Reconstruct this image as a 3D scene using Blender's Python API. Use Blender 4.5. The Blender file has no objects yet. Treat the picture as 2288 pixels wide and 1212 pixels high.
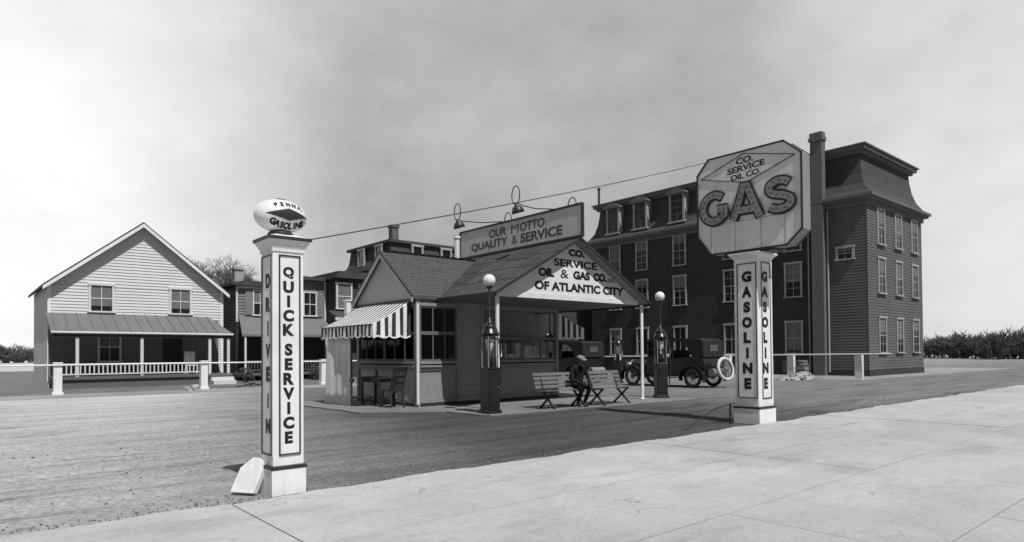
import bpy, bmesh, math, random
from mathutils import Vector, Matrix
R_ = math.radians
random.seed(7)
S = bpy.context.scene
COL = S.collection

# ------------------------------------------------------------------ camera
cam = bpy.data.cameras.new("camera"); camo = bpy.data.objects.new("camera", cam); COL.objects.link(camo)
HEAD, TILT, ROLL = R_(49.4), R_(1.0), R_(0.45)
Fv = Vector((math.cos(TILT)*math.cos(HEAD), math.cos(TILT)*math.sin(HEAD), math.sin(TILT)))
Rv = Vector((math.sin(HEAD), -math.cos(HEAD), 0)); Uv = Rv.cross(Fv)
R2 = Rv*math.cos(ROLL) - Uv*math.sin(ROLL); U2 = Uv*math.cos(ROLL) + Rv*math.sin(ROLL)
camo.matrix_world = Matrix(((R2.x, U2.x, -Fv.x, 0), (R2.y, U2.y, -Fv.y, 0), (R2.z, U2.z, -Fv.z, 1.4), (0, 0, 0, 1)))
cam.sensor_width = 36; cam.lens = 1456/2288*36; cam.shift_y = (764.6-606)/2288
cam.clip_start = 0.1; cam.clip_end = 2000
S.camera = camo

# ------------------------------------------------------------------ world, sun, exposure
SUN_EL, SUN_AZ = R_(56), R_(-8)         # sun stands high over the street (-Y), a little towards -X
w = bpy.data.worlds.new("World"); S.world = w; w.use_nodes = True
nt = w.node_tree; nt.nodes.clear()
def wn(t): return nt.nodes.new(t)
out = wn('ShaderNodeOutputWorld'); bg = wn('ShaderNodeBackground'); bg.inputs[1].default_value = 0.10
sky = wn('ShaderNodeTexSky'); sky.sky_type = 'NISHITA'; sky.sun_disc = False
sky.sun_elevation = SUN_EL; sky.sun_rotation = math.pi - SUN_AZ
sky.air_density = 1.0; sky.dust_density = 2.5
bw = wn('ShaderNodeRGBToBW'); nt.links.new(sky.outputs[0], bw.inputs[0])
tc = wn('ShaderNodeTexCoord')
mp = wn('ShaderNodeMapping'); mp.inputs['Scale'].default_value = (1.2, 1.2, 2.0); nt.links.new(tc.outputs['Generated'], mp.inputs[0])
n1 = wn('ShaderNodeTexNoise'); n1.inputs['Scale'].default_value = 2.6; n1.inputs['Detail'].default_value = 8; n1.inputs['Roughness'].default_value = .58; n1.inputs['Distortion'].default_value = .1
nt.links.new(mp.outputs[0], n1.inputs[0])
cr = wn('ShaderNodeMapRange'); cr.interpolation_type = 'SMOOTHSTEP'
for i, v in ((1, .36), (2, .72), (3, 0.0), (4, 1.0)): cr.inputs[i].default_value = v
nt.links.new(n1.outputs[0], cr.inputs[0])
# thin overcast: the street-side sky is darker, glare banks stand to the north and to the east
def lobe(vec, a0, a1):
    d_ = wn('ShaderNodeVectorMath'); d_.operation = 'DOT_PRODUCT'; d_.inputs[1].default_value = Vector(vec).normalized()
    nt.links.new(tc.outputs['Generated'], d_.inputs[0])
    g_ = wn('ShaderNodeMapRange'); g_.interpolation_type = 'SMOOTHSTEP'
    for i, v in ((1, a0), (2, a1), (3, 0.0), (4, 1.0)): g_.inputs[i].default_value = v
    nt.links.new(d_.outputs['Value'], g_.inputs[0]); return g_.outputs[0]
front = lobe((.65, .76, .15), -.15, .70)
west = lobe((-.26, .965, .22), .72, .955)
east = lobe((.985, -.02, .16), .80, .99)
def wm(op, a, b):
    m = wn('ShaderNodeMath'); m.operation = op
    for i, x in enumerate((a, b)):
        if isinstance(x, (int, float)): m.inputs[i].default_value = x
        else: nt.links.new(x, m.inputs[i])
    return m.outputs[0]
base = wm('ADD', wm('MULTIPLY', bw.outputs[0], 0.10), wm('ADD', .75, wm('MULTIPLY', front, 2.72)))
lum = wm('ADD', base, wm('MULTIPLY', cr.outputs[0], wm('ADD', .25, wm('MULTIPLY', front, .80))))
n2 = wn('ShaderNodeTexNoise'); n2.inputs['Scale'].default_value = 7.5; n2.inputs['Detail'].default_value = 9; n2.inputs['Roughness'].default_value = .62; nt.links.new(mp.outputs[0], n2.inputs[0])
lum = wm('ADD', lum, wm('MULTIPLY', wm('SUBTRACT', n2.outputs[0], .5), wm('ADD', .4, wm('MULTIPLY', front, 1.5))))
lum = wm('ADD', lum, wm('MULTIPLY', lobe((.50, .58, .64), .80, .99), .75))
lum = wm('ADD', lum, wm('MULTIPLY', west, 5.6))
lum = wm('ADD', lum, wm('MULTIPLY', east, 3.6))
nt.links.new(lum, bg.inputs[0]); nt.links.new(bg.outputs[0], out.inputs[0])
sl = bpy.data.lights.new("sun", 'SUN'); sl.energy = 4.1; sl.angle = R_(0.5); sl.color = (1, .985, .97)
so = bpy.data.objects.new("sun", sl); COL.objects.link(so)
sd = Vector((-math.sin(SUN_AZ)*math.cos(SUN_EL), math.cos(SUN_AZ)*math.cos(SUN_EL), -math.sin(SUN_EL)))
so.rotation_euler = sd.to_track_quat('-Z', 'Y').to_euler(); so.location = (0, -20, 40)
S.view_settings.view_transform = 'Standard'; S.view_settings.look = 'None'
S.view_settings.exposure = 0.0; S.view_settings.gamma = 1.0

# ------------------------------------------------------------------ materials (black-and-white film: greys only)
MATS = {}
def mat(name, val, rough=.8, amt=.18, scale=6, stretch=(1, 1, 1), bump=0.0, bscale=60, spec=.25, metal=0, big=.12, streak=0.0):
    if name in MATS: return MATS[name]
    m = bpy.data.materials.new(name); m.use_nodes = True; t = m.node_tree; b = t.nodes['Principled BSDF']
    b.inputs['Roughness'].default_value = rough; b.inputs['Specular IOR Level'].default_value = spec; b.inputs['Metallic'].default_value = metal
    N = t.nodes.new; L = t.links.new
    c = N('ShaderNodeTexCoord'); mpn = N('ShaderNodeMapping'); mpn.inputs['Scale'].default_value = stretch; L(c.outputs['Object'], mpn.inputs[0])
    def noise(sc, det, vec):
        n = N('ShaderNodeTexNoise'); n.inputs['Scale'].default_value = sc; n.inputs['Detail'].default_value = det; n.inputs['Roughness'].default_value = .6
        L(vec, n.inputs[0]); return n.outputs[0]
    def ma(op, a, bb):
        x = N('ShaderNodeMath'); x.operation = op
        for i, q in enumerate((a, bb)):
            if isinstance(q, (int, float)): x.inputs[i].default_value = q
            else: L(q, x.inputs[i])
        return x.outputs[0]
    f = ma('ADD', 1.0, ma('MULTIPLY', ma('SUBTRACT', noise(scale, 6, mpn.outputs[0]), .5), 2*amt*1.6))
    f = ma('MULTIPLY', f, ma('ADD', 1.0, ma('MULTIPLY', ma('SUBTRACT', noise(scale*.13, 3, c.outputs['Object']), .5), 2*big*1.6)))
    if streak:
        ms = N('ShaderNodeMapping'); ms.inputs['Scale'].default_value = (9, 9, .55); L(c.outputs['Object'], ms.inputs[0])
        f = ma('MULTIPLY', f, ma('ADD', 1.0, ma('MULTIPLY', ma('SUBTRACT', noise(2.2, 5, ms.outputs[0]), .5), 2*streak*1.6)))
    v = ma('MULTIPLY', f, val)
    cl = N('ShaderNodeClamp'); cl.inputs[1].default_value = .004; cl.inputs[2].default_value = .88; L(v, cl.inputs[0])
    L(cl.outputs[0], b.inputs['Base Color'])
    if bump:
        bn = N('ShaderNodeBump'); bn.inputs['Strength'].default_value = bump; bn.inputs['Distance'].default_value = .02
        L(noise(bscale, 5, mpn.outputs[0]), bn.inputs['Height']); L(bn.outputs[0], b.inputs['Normal'])
    MATS[name] = m; return m
def glass(name, tint=.55, refl=.12):
    if name in MATS: return MATS[name]
    m = bpy.data.materials.new(name); m.use_nodes = True; t = m.node_tree; t.nodes.clear(); N = t.nodes.new; L = t.links.new
    o = N('ShaderNodeOutputMaterial'); mx = N('ShaderNodeMixShader'); tr = N('ShaderNodeBsdfTransparent'); gl = N('ShaderNodeBsdfGlossy'); fr = N('ShaderNodeFresnel')
    tr.inputs[0].default_value = (tint, tint, tint, 1); gl.inputs['Roughness'].default_value = .03; gl.inputs[0].default_value = (.35, .35, .35, 1); fr.inputs[0].default_value = 1.45
    L(fr.outputs[0], mx.inputs[0]); L(tr.outputs[0], mx.inputs[1]); L(gl.outputs[0], mx.inputs[2]); L(mx.outputs[0], o.inputs[0])
    MATS[name] = m; return m
M_white = mat('white_paint', .77, .6, .09, 7, big=.10, streak=.10, bump=.12, bscale=40)
M_whitew = mat('weathered_white_paint', .68, .65, .08, 5, big=.10, streak=.10, bump=.08, bscale=40)
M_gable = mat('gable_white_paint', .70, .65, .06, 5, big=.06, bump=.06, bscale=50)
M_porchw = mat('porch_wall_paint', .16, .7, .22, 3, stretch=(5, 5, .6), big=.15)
M_black = mat('black_lettering_paint', .018, .6, .25, 12)
M_dkpaint = mat('dark_trim_paint', .035, .5, .25, 7, big=.2)
M_grpanel = mat('grey_panel_paint', .25, .6, .07, 5, big=.10, streak=.10)
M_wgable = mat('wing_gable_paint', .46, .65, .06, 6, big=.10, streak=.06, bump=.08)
M_frame = mat('grey_frame_paint', .24, .55, .10, 6)
M_sash = mat('window_sash_paint', .13, .55, .10, 6)
M_clap = mat('station_clapboard_paint', .30, .6, .12, 6, stretch=(1, 1, 6), streak=.06)
M_inner = mat('dark_interior_wood', .05, .8, .3, 4)
M_motto = mat('motto_panel_paint', .52, .6, .07, 4, big=.14, streak=.12)
M_mottoink = mat('faded_lettering_paint', .07, .6, .3, 9)
M_shingle = mat('asphalt_shingle', .092, .95, .18, 34, big=.15, bump=.4, bscale=38, spec=.1)
M_felt = mat('patched_roof_felt', .066, .9, .30, 4.5, stretch=(1, 1, 1), big=.35, bump=.5, bscale=9, spec=.15)
M_glass = glass('window_glass', .88)
M_pane = mat('dark_window_pane', .018, .12, .6, 2.2, big=.3, spec=.5)
M_curt = mat('lace_curtain', .16, .9, .25, 8, stretch=(3, 3, .6))
M_iron = mat('black_iron', .025, .45, .3, 12, spec=.5)
M_pump = mat('pump_enamel', .017, .30, .25, 6, big=.3, spec=.5, streak=.15)
M_steel = mat('worn_steel', .35, .35, .25, 14, metal=.6)
M_opal = mat('opal_glass', .72, .25, .04, 9, spec=.5)
M_bench = mat('weathered_bench_wood', .15, .8, .2, 9, stretch=(.4, 3, 3), streak=.05)
M_asw = mat('awning_canvas_white', .80, .9, .06, 10, bump=.15, bscale=70)
M_asd = mat('awning_canvas_dark', .045, .9, .15, 10, bump=.15, bscale=70)
M_canvas = mat('canvas_curtain', .64, .9, .08, 4, big=.18, streak=.16)
M_conc = mat('pad_concrete', .19, .9, .22, 3, big=.3, bump=.3, bscale=40)
M_housew = mat('white_clapboard', .62, .7, .06, 5, stretch=(1, 1, 5), big=.10, streak=.05)
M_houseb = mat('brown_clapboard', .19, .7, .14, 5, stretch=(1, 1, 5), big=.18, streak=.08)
M_houseb2 = mat('shaded_side_clapboard', .075, .7, .18, 5, stretch=(1, 1, 5), big=.18)  # brown clapboard with the side wall's shade put into the colour
M_dark = mat('dark_house_paint', .055, .75, .22, 4, stretch=(1, 1, 3), big=.2, streak=.1)
M_slate = mat('slate_shingle', .065, .8, .4, 14, stretch=(1, 1, 2.2), big=.25, bump=.6, bscale=26)
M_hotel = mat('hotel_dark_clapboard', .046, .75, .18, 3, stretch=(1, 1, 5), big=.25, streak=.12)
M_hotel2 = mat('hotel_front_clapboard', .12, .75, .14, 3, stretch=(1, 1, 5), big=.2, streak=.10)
M_htrim = mat('hotel_trim_paint', .13, .65, .15, 5)
M_hwin = mat('hotel_window_casing', .36, .6, .15, 5)
M_brick = mat('chimney_brick', .13, .9, .3, 9, stretch=(1, 1, 3), bump=.5, bscale=24)
M_chimw = mat('pale_chimney_brick', .36, .9, .2, 8, stretch=(1, 1, 3), bump=.4, bscale=24)
M_proof = mat('porch_tin_roof', .17, .6, .1, 6, big=.12, streak=.06)
M_bark = mat('twig_bark', .16, .9, .25, 6)
M_car = mat('car_black_enamel', .011, .25, .2, 5, spec=.5, big=.3)
M_cartop = mat('car_canvas_top', .022, .85, .3, 7)
M_tyre = mat('grey_rubber', .05, .85, .2, 9)
M_wtyre = mat('white_rubber', .62, .7, .1, 7)
M_spoke = mat('wheel_spoke_paint', .16, .5, .2, 6)
M_coat = mat('dark_wool', .013, .95, .3, 9)
M_cap = mat('light_cloth', .22, .95, .15, 8)
M_skin = mat('skin', .13, .6, .08, 8)
M_rub = mat('pale_rubble', .34, .95, .3, 5, bump=.6, bscale=18)
M_oldwood = mat('old_wood', .13, .9, .25, 6, stretch=(1, 1, 4))
M_shrub = mat('shrub_twigs', .07, .95, .35, 5)
M_carton = mat('shop_cartons', .86, .8, .2, 4)

# lot: oiled gravel, paler dust and painted-in fog brightness towards the left, tyre streaks, oil stains
def ground_mat():
    m = bpy.data.materials.new('oiled_gravel'); m.use_nodes = True; t = m.node_tree; b = t.nodes['Principled BSDF']; N = t.nodes.new; L = t.links.new
    b.inputs['Roughness'].default_value = .95; b.inputs['Specular IOR Level'].default_value = .12
    c = N('ShaderNodeTexCoord')
    def noise(sc, det, st=(1, 1, 1), rough=.6, rot=0):
        mp_ = N('ShaderNodeMapping'); mp_.inputs['Scale'].default_value = st; mp_.inputs['Rotation'].default_value = (0, 0, rot); L(c.outputs['Object'], mp_.inputs[0])
        n = N('ShaderNodeTexNoise'); n.inputs['Scale'].default_value = sc; n.inputs['Detail'].default_value = det; n.inputs['Roughness'].default_value = rough
        L(mp_.outputs[0], n.inputs[0]); return n.outputs[0]
    def ma(op, a, bb):
        x = N('ShaderNodeMath'); x.operation = op
        for i, q in enumerate((a, bb)):
            if isinstance(q, (int, float)): x.inputs[i].default_value = q
            else: L(q, x.inputs[i])
        return x.outputs[0]
    def mr(v, a, bb, c0, c1):
        x = N('ShaderNodeMapRange'); x.interpolation_type = 'SMOOTHSTEP'
        L(v, x.inputs[0])
        for i, q in ((1, a), (2, bb), (3, c0), (4, c1)): x.inputs[i].default_value = q
        return x.outputs[0]
    sep = N('ShaderNodeSeparateXYZ'); L(c.outputs['Object'], sep.inputs[0])
    # dust with fog brightness painted into the colour: paler where X - 0.28*Y is small (western corner of the lot), ragged border
    d = ma('SUBTRACT', sep.outputs[0], ma('MULTIPLY', sep.outputs[1], .30))
    d = ma('ADD', d, ma('MULTIPLY', ma('SUBTRACT', noise(.45, 5), .5), 2.6))
    pale = mr(d, -3.4, 4.6, .42, .074)
    far = mr(ma('ADD', sep.outputs[0], ma('MULTIPLY', noise(.3, 4), 3)), 12.5, 22, 0, .115)
    back = mr(ma('ADD', sep.outputs[1], ma('MULTIPLY', noise(.3, 4), 3)), 15, 30, 0, .07)
    v = ma('ADD', ma('ADD', pale, far), back)
    v = ma('MULTIPLY', v, ma('ADD', .42, ma('MULTIPLY', noise(1.1, 7, (.22, 1.5, 1), .65, R_(8)), 1.16)))      # wheel streaks
    v = ma('MULTIPLY', v, ma('ADD', .35, ma('MULTIPLY', noise(7, 8, (.6, 1, 1), .78), 1.3)))
    v = ma('MULTIPLY', v, mr(noise(19, 6, (.7, 1, 1), .8), .30, .72, .55, 1.45))
    v = ma('MULTIPLY', v, ma('ADD', .60, ma('MULTIPLY', noise(75, 4, (1, 1, 1), .75), .80)))
    tt = ma('ADD', sep.outputs[1], ma('ADD', ma('MULTIPLY', ma('SINE', ma('MULTIPLY', sep.outputs[0], .31), 0), .35), ma('MULTIPLY', ma('SUBTRACT', noise(1.3, 3), .5), .25)))
    for c_ in (7.15, 8.55, 9.35, 10.75):
        dd = ma('ABSOLUTE', ma('SUBTRACT', tt, c_), 0); tm = mr(dd, .04, .17, .74, 1.0)
        mxx = N('ShaderNodeMix'); mxx.data_type = 'FLOAT'; L(mr(noise(.55, 4, (.5, 1, 1)), .38, .60, 0, 1), mxx.inputs[0]); mxx.inputs[2].default_value = 1.0; L(tm, mxx.inputs[3]); v = ma('MULTIPLY', v, mxx.outputs[0])
    st = mr(noise(.8, 4, (.6, 1.2, 1)), .56, .72, 1, .58)
    v = ma('MULTIPLY', v, st)
    L(v, b.inputs['Base Color'])
    bn = N('ShaderNodeBump'); bn.inputs['Strength'].default_value = .6; bn.inputs['Distance'].default_value = .03
    L(noise(45, 6, rough=.7), bn.inputs['Height']); L(bn.outputs[0], b.inputs['Normal'])
    return m
M_ground = ground_mat()
M_walk = mat('sidewalk_concrete', .40, .85, .12, 1.3, big=.30, bump=.15, bscale=60, spec=.2)
def walk_mat():
    m = M_walk; t = m.node_tree; b = t.nodes['Principled BSDF']; N = t.nodes.new; L = t.links.new
    src = b.inputs['Base Color'].links[0].from_socket; c = N('ShaderNodeTexCoord')
    def ns(sc, det, st=(1, 1, 1), ro=.7):
        q_ = N('ShaderNodeMapping'); q_.inputs['Scale'].default_value = st; L(c.outputs['Object'], q_.inputs[0]); n_ = N('ShaderNodeTexNoise'); n_.inputs['Scale'].default_value = sc; n_.inputs['Detail'].default_value = det; n_.inputs['Roughness'].default_value = ro; L(q_.outputs[0], n_.inputs[0]); return n_.outputs[0]
    def mr(v, a, bb, c0, c1):
        x = N('ShaderNodeMapRange'); L(v, x.inputs[0])
        for i, q in ((1, a), (2, bb), (3, c0), (4, c1)): x.inputs[i].default_value = q
        return x.outputs[0]
    def mul(a, bb):
        x = N('ShaderNodeMath'); x.operation = 'MULTIPLY'; L(a, x.inputs[0]); L(bb, x.inputs[1]); return x.outputs[0]
    f = mr(ns(26, 6, (.8, 1, 1), .8), .3, .7, .84, 1.16)                  # grit
    f = mul(f, mr(ns(.9, 7, (.5, 1.1, 1), .72), .52, .70, 1.04, .74))      # wide stains
    f = mul(f, mr(ns(3.2, 6, (.35, 1, 1), .75), .56, .72, 1.0, .84))       # scuffs
    v = N('ShaderNodeTexVoronoi'); v.feature = 'DISTANCE_TO_EDGE'; v.inputs['Scale'].default_value = .42; mpx = N('ShaderNodeMapping'); L(c.outputs['Object'], mpx.inputs[0])
    mixv = N('ShaderNodeVectorMath'); mixv.operation = 'ADD'; nn_ = N('ShaderNodeTexNoise'); nn_.inputs['Scale'].default_value = 2.5; nn_.inputs['Detail'].default_value = 6; L(c.outputs['Object'], nn_.inputs[0])
    L(mpx.outputs[0], mixv.inputs[0]); L(nn_.outputs[1], mixv.inputs[1]); L(mixv.outputs[0], v.inputs['Vector'])
    crk = mr(v.outputs['Distance'], .0012, .0035, .45, 1.0); msk = mr(ns(.5, 3), .50, .56, 0, 1)
    mx = N('ShaderNodeMix'); mx.data_type = 'FLOAT'; L(msk, mx.inputs[0]); mx.inputs[2].default_value = 1.0; L(crk, mx.inputs[3])
    f = mul(f, mx.outputs[0]); L(mul(f, src), b.inputs['Base Color'])
walk_mat()
M_joint = mat('sidewalk_joint_dirt', .20, .95, .3, 9)
M_dirt = mat('pale_dirt', .27, .95, .28, 2.2, stretch=(.4, 1, 1), big=.25, bump=.5, bscale=20)
M_grass = mat('dry_grass_ground', .15, .95, .4, 3, stretch=(.5, 1, 1), big=.3, bump=.6, bscale=14)

# ------------------------------------------------------------------ mesh builder
class MB:
    def __init__(s): s.v = []; s.f = []; s.m = []; s.sm = []
    def poly(s, pts, mi=0, sm=False):
        n = len(s.v); s.v += [tuple(p) for p in pts]; s.f.append(tuple(range(n, n+len(pts)))); s.m.append(mi); s.sm.append(sm)
    def mesh(s, vs, fs, mi=0, sm=False):
        n = len(s.v); s.v += [tuple(p) for p in vs]
        for f in fs: s.f.append(tuple(i+n for i in f)); s.m.append(mi); s.sm.append(sm)
    def box(s, x0, x1, y0, y1, z0, z1, mi=0):
        vs = [(x, y, z) for z in (z0, z1) for y in (y0, y1) for x in (x0, x1)]
        s.mesh(vs, [(0, 2, 3, 1), (4, 5, 7, 6), (0, 1, 5, 4), (2, 6, 7, 3), (0, 4, 6, 2), (1, 3, 7, 5)], mi); return s
    def bar(s, a, b, w, h, up=(0, 0, 1), mi=0):        # rectangular bar between two points
        a = Vector(a); b = Vector(b); d = (b-a).normalized(); u = Vector(up); sx = d.cross(u).normalized(); uy = sx.cross(d).normalized()
        vs = []
        for p in (a, b):
            for i, j in ((-1, -1), (1, -1), (1, 1), (-1, 1)): vs.append(p+sx*(i*w/2)+uy*(j*h/2))
        s.mesh(vs, [(0, 1, 2, 3), (7, 6, 5, 4), (0, 4, 5, 1), (1, 5, 6, 2), (2, 6, 7, 3), (3, 7, 4, 0)], mi); return s
    def tube(s, pts, r, n=8, mi=0, cap=True):
        pts = [Vector(p) for p in pts]; rs = r if isinstance(r, (list, tuple)) else [r]*len(pts)
        rings = []; prev = None
        for i, p in enumerate(pts):
            d = (pts[min(i+1, len(pts)-1)]-pts[max(i-1, 0)]).normalized()
            if prev is None:
                a = Vector((0, 0, 1)) if abs(d.z) < .9 else Vector((1, 0, 0)); x = d.cross(a).normalized()
            else:
                x = prev - d*prev.dot(d)
                x = x.normalized() if x.length > 1e-6 else d.orthogonal().normalized()
            prev = x; y = d.cross(x)
            rings.append([p+(x*math.cos(2*math.pi*k/n)+y*math.sin(2*math.pi*k/n))*rs[i] for k in range(n)])
        vs = [q for rg in rings for q in rg]; fs = []
        for i in range(len(pts)-1):
            for k in range(n): fs.append((i*n+k, i*n+(k+1) % n, (i+1)*n+(k+1) % n, (i+1)*n+k))
        s.mesh(vs, fs, mi, True)
        if cap: s.poly(list(reversed(rings[0])), mi); s.poly(rings[-1], mi)
        return s
    def lathe(s, prof, c=(0, 0, 0), n=24, mi=0, axis='z', sm=True):
        vs = []; fs = []
        for r, z in prof:
            for k in range(n):
                a = 2*math.pi*k/n; p = (r*math.cos(a), r*math.sin(a), z)
                if axis == 'x': p = (z, p[0], p[1])
                if axis == 'y': p = (p[0], z, p[1])
                vs.append((c[0]+p[0], c[1]+p[1], c[2]+p[2]))
        for i in range(len(prof)-1):
            for k in range(n): fs.append((i*n+k, i*n+(k+1) % n, (i+1)*n+(k+1) % n, (i+1)*n+k))
        s.mesh(vs, fs, mi, sm); return s
    def sphere(s, c, r, n=20, m=12, mi=0, sc=(1, 1, 1)):
        prof = [(math.sin(math.pi*i/m)*r, -math.cos(math.pi*i/m)*r) for i in range(m+1)]
        prof[0] = (1e-4*r, -r); prof[-1] = (1e-4*r, r)
        k = len(s.v); s.lathe(prof, (0, 0, 0), n, mi)
        for i in range(k, len(s.v)): x, y, z = s.v[i]; s.v[i] = (c[0]+x*sc[0], c[1]+y*sc[1], c[2]+z*sc[2])
        return s
    def prism(s, poly, fn, t0, t1, mi=0, side=None):   # poly of (u,w) swept along t; fn(u,w,t) -> xyz
        n = len(poly); a = [fn(u, w_, t0) for u, w_ in poly]; b = [fn(u, w_, t1) for u, w_ in poly]
        s.poly(list(reversed(a)), mi); s.poly(b, mi)
        for i in range(n):
            j = (i+1) % n; s.poly([a[i], a[j], b[j], b[i]], mi if side is None else side)
        return s
    def clap(s, fn, u0, u1, z0, z1, pitch=.13, proud=.022, mi=0):   # lapped boards; fn(u,out,z); u0/u1 may be functions of z
        z = z0
        U0 = u0 if callable(u0) else (lambda q: u0); U1 = u1 if callable(u1) else (lambda q: u1)
        while z < z1-1e-4:
            zt = min(z+pitch, z1); a0, a1, b0, b1 = U0(z), U1(z), U0(zt), U1(zt)
            if a1-a0 > .02:
                if b1 < b0: b0 = b1 = (b0+b1)/2
                s.poly([fn(a0, proud, z), fn(a1, proud, z), fn(b1, .002, zt), fn(b0, .002, zt)], mi)
                s.poly([fn(a0, 0, z), fn(a1, 0, z), fn(a1, proud, z), fn(a0, proud, z)], mi)
                s.poly([fn(a0, 0, z), fn(a0, proud, z), fn(b0, .002, zt)], mi); s.poly([fn(a1, proud, z), fn(a1, 0, z), fn(b1, .002, zt)], mi)
            z = zt
        return s
    def xf(s, M):
        s.v = [tuple(M @ Vector(p)) for p in s.v]; return s
    def build(s, name, mats, parent=None, world=True, fixn=True, bevel=0, data=False):
        me = bpy.data.meshes.new(name); off = Vector((0, 0, 0))
        if parent is not None and world:
            p = parent
            while p is not None: off += p.location; p = p.parent
        me.from_pydata([tuple(Vector(q)-off) for q in s.v], [], s.f)
        for mm in (mats if isinstance(mats, (list, tuple)) else [mats]): me.materials.append(mm)
        me.polygons.foreach_set('material_index', s.m); me.polygons.foreach_set('use_smooth', s.sm)
        if fixn:
            bm = bmesh.new(); bm.from_mesh(me); bmesh.ops.recalc_face_normals(bm, faces=bm.faces); bm.to_mesh(me); bm.free()
        me.update()
        if data: return me
        o = bpy.data.objects.new(name, me); COL.objects.link(o)
        if parent is not None: o.parent = parent
        if bevel:
            bv = o.modifiers.new('bevel', 'BEVEL'); bv.width = bevel; bv.segments = 2; bv.limit_method = 'ANGLE'; bv.angle_limit = R_(40)
        return o
def tag(o, label, cat=None, group=None, kind=None):
    if label: o['label'] = label
    if cat: o['category'] = cat
    if group: o['group'] = group
    if kind: o['kind'] = kind
    return o
def thing(name, loc, label, cat, group=None, rz=0):
    o = bpy.data.objects.new(name, None); COL.objects.link(o); o.location = loc; o.rotation_euler = (0, 0, rz); o.empty_display_size = .3
    return tag(o, label, cat, group)
def copy_tree(o, parent=None, subs=True):
    c = o.copy(); COL.objects.link(c)
    if parent is not None: c.parent = parent
    for ch in list(o.children): copy_tree(ch, c)
    return c
def struct(o, label, cat): return tag(o, label, cat, None, 'structure')

# ---- lettering
_tc = {}
def glyphs(txt, bold=.02):
    k = (txt, bold)
    if k in _tc: return _tc[k]
    cu = bpy.data.curves.new('t', 'FONT'); cu.body = txt; cu.size = 1; cu.offset = bold; cu.resolution_u = 5; cu.fill_mode = 'BOTH' if hasattr(cu, 'fill_mode') and cu.dimensions == '2D' else cu.fill_mode
    o = bpy.data.objects.new('t', cu); COL.objects.link(o); bpy.context.view_layer.update()
    dg = bpy.context.evaluated_depsgraph_get(); me = bpy.data.meshes.new_from_object(o.evaluated_get(dg))
    vs = [(v.co.x, v.co.y) for v in me.vertices]; fs = [tuple(p.vertices) for p in me.polygons]
    bpy.data.objects.remove(o); bpy.data.curves.remove(cu); bpy.data.meshes.remove(me)
    x0 = min(v[0] for v in vs); x1 = max(v[0] for v in vs); y0 = min(v[1] for v in vs); y1 = max(v[1] for v in vs)
    _tc[k] = ([((x-x0)/(x1-x0), (y-y0)/(y1-y0)) for x, y in vs], fs, (x1-x0)/(y1-y0)); return _tc[k]
def put_text(mb, txt, u0, u1, w0, w1, fn, bold=.02, shear=0, mi=0):     # fit txt into the box; fn(u,w) -> xyz
    vs, fs, asp = glyphs(txt, bold)
    mb.mesh([fn(u0+(u1-u0)*x+shear*(w1-w0)*y, w0+(w1-w0)*y) for x, y in vs], fs, mi)
def stack_text(mb, letters, uc, wmax, tops, h, fn, bold=.03):
    for ch, zt in zip(letters, tops):
        asp = glyphs(ch, bold)[2]
        wd = min(wmax, asp*h*1.05) if ch != 'I' else wmax*.27
        put_text(mb, ch, uc-wd/2, uc+wd/2, zt-h, zt, fn, bold)

# ================================================================== SETTING: ground, sidewalk, pad
g = MB(); g.poly([(-300, -300, 0), (500, -300, 0), (500, 600, 0), (-300, 600, 0)])
struct(g.build('ground', M_ground, fixn=False), 'oil stained gravel lot of the filling station', 'ground')
YE = 6.36
sw = MB()
sw.poly([(-40, -6, .004), (90, -6, .004), (90, YE-.01, .004), (-40, YE-.01, .004)], 1)
rows = [(-6.0, -3.0), (-3.0, -.0), (0.0, 1.52), (1.52, 3.035), (3.035, 4.545), (4.545, YE)]
rr = random.Random(3)
for ri, (a, b) in enumerate(rows):
    x = -38.0 + (ri % 2)*.0 + .44
    while x < 88:
        x2 = x+(3.04 if ri > 2 else 1.52); dz = rr.uniform(0, .004); gp = .006
        pts = [(x+gp, a+gp), (x2-gp, a+gp)]
        if ri == len(rows)-1:                                     # ragged lip against the gravel
            n = 36
            for i in range(n+1): q = x2-gp-(x2-x-2*gp)*i/n; pts.append((q, b+rr.uniform(-.022, .022)+.035*math.sin(q*1.9)+.03*math.sin(q*4.7+1)-.01))
        else: pts += [(x2-gp, b-gp), (x+gp, b-gp)]
        sw.prism(pts, lambda u, v, t: (u, v, t), .006, .022+dz, 0)
        x = x2
struct(sw.build('sidewalk', [M_walk, M_joint]), 'pale concrete sidewalk along the street', 'sidewalk')
gv = MB(); rg = random.Random(17)
for k in range(4200):
    if k < 3000: x = rg.uniform(-2, 26); y = YE+abs(rg.gauss(0, .16))
    else: x = rg.uniform(-1, 22); y = rg.uniform(6.5, 11.5)
    s_ = rg.uniform(.005, .014)*(1.5 if rg.random() < .06 else 1); a0 = rg.uniform(0, 6.28); n_ = 4
    b_ = [(x+s_*math.cos(a0+i*1.57)*rg.uniform(.7, 1.2), y+s_*math.sin(a0+i*1.57)*rg.uniform(.7, 1.2)) for i in range(n_)]
    vs = [(p[0], p[1], -.002) for p in b_]+[(x+(p[0]-x)*.6, y+(p[1]-y)*.6, s_*.75) for p in b_]
    gv.mesh(vs, [(4, 5, 6, 7)]+[(i, (i+1) % 4, 4+(i+1) % 4, 4+i) for i in range(4)], 0 if rg.random() < .6 else 1)
tag(gv.build('gravel', [mat('gravel_stone', .15, .95, .4, 3), mat('dark_gravel_stone', .07, .95, .4, 3)], fixn=False), 'loose gravel stones scattered on the lot along the sidewalk', 'gravel', kind='stuff')
twig = MB(); rt_ = random.Random(41)
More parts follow.
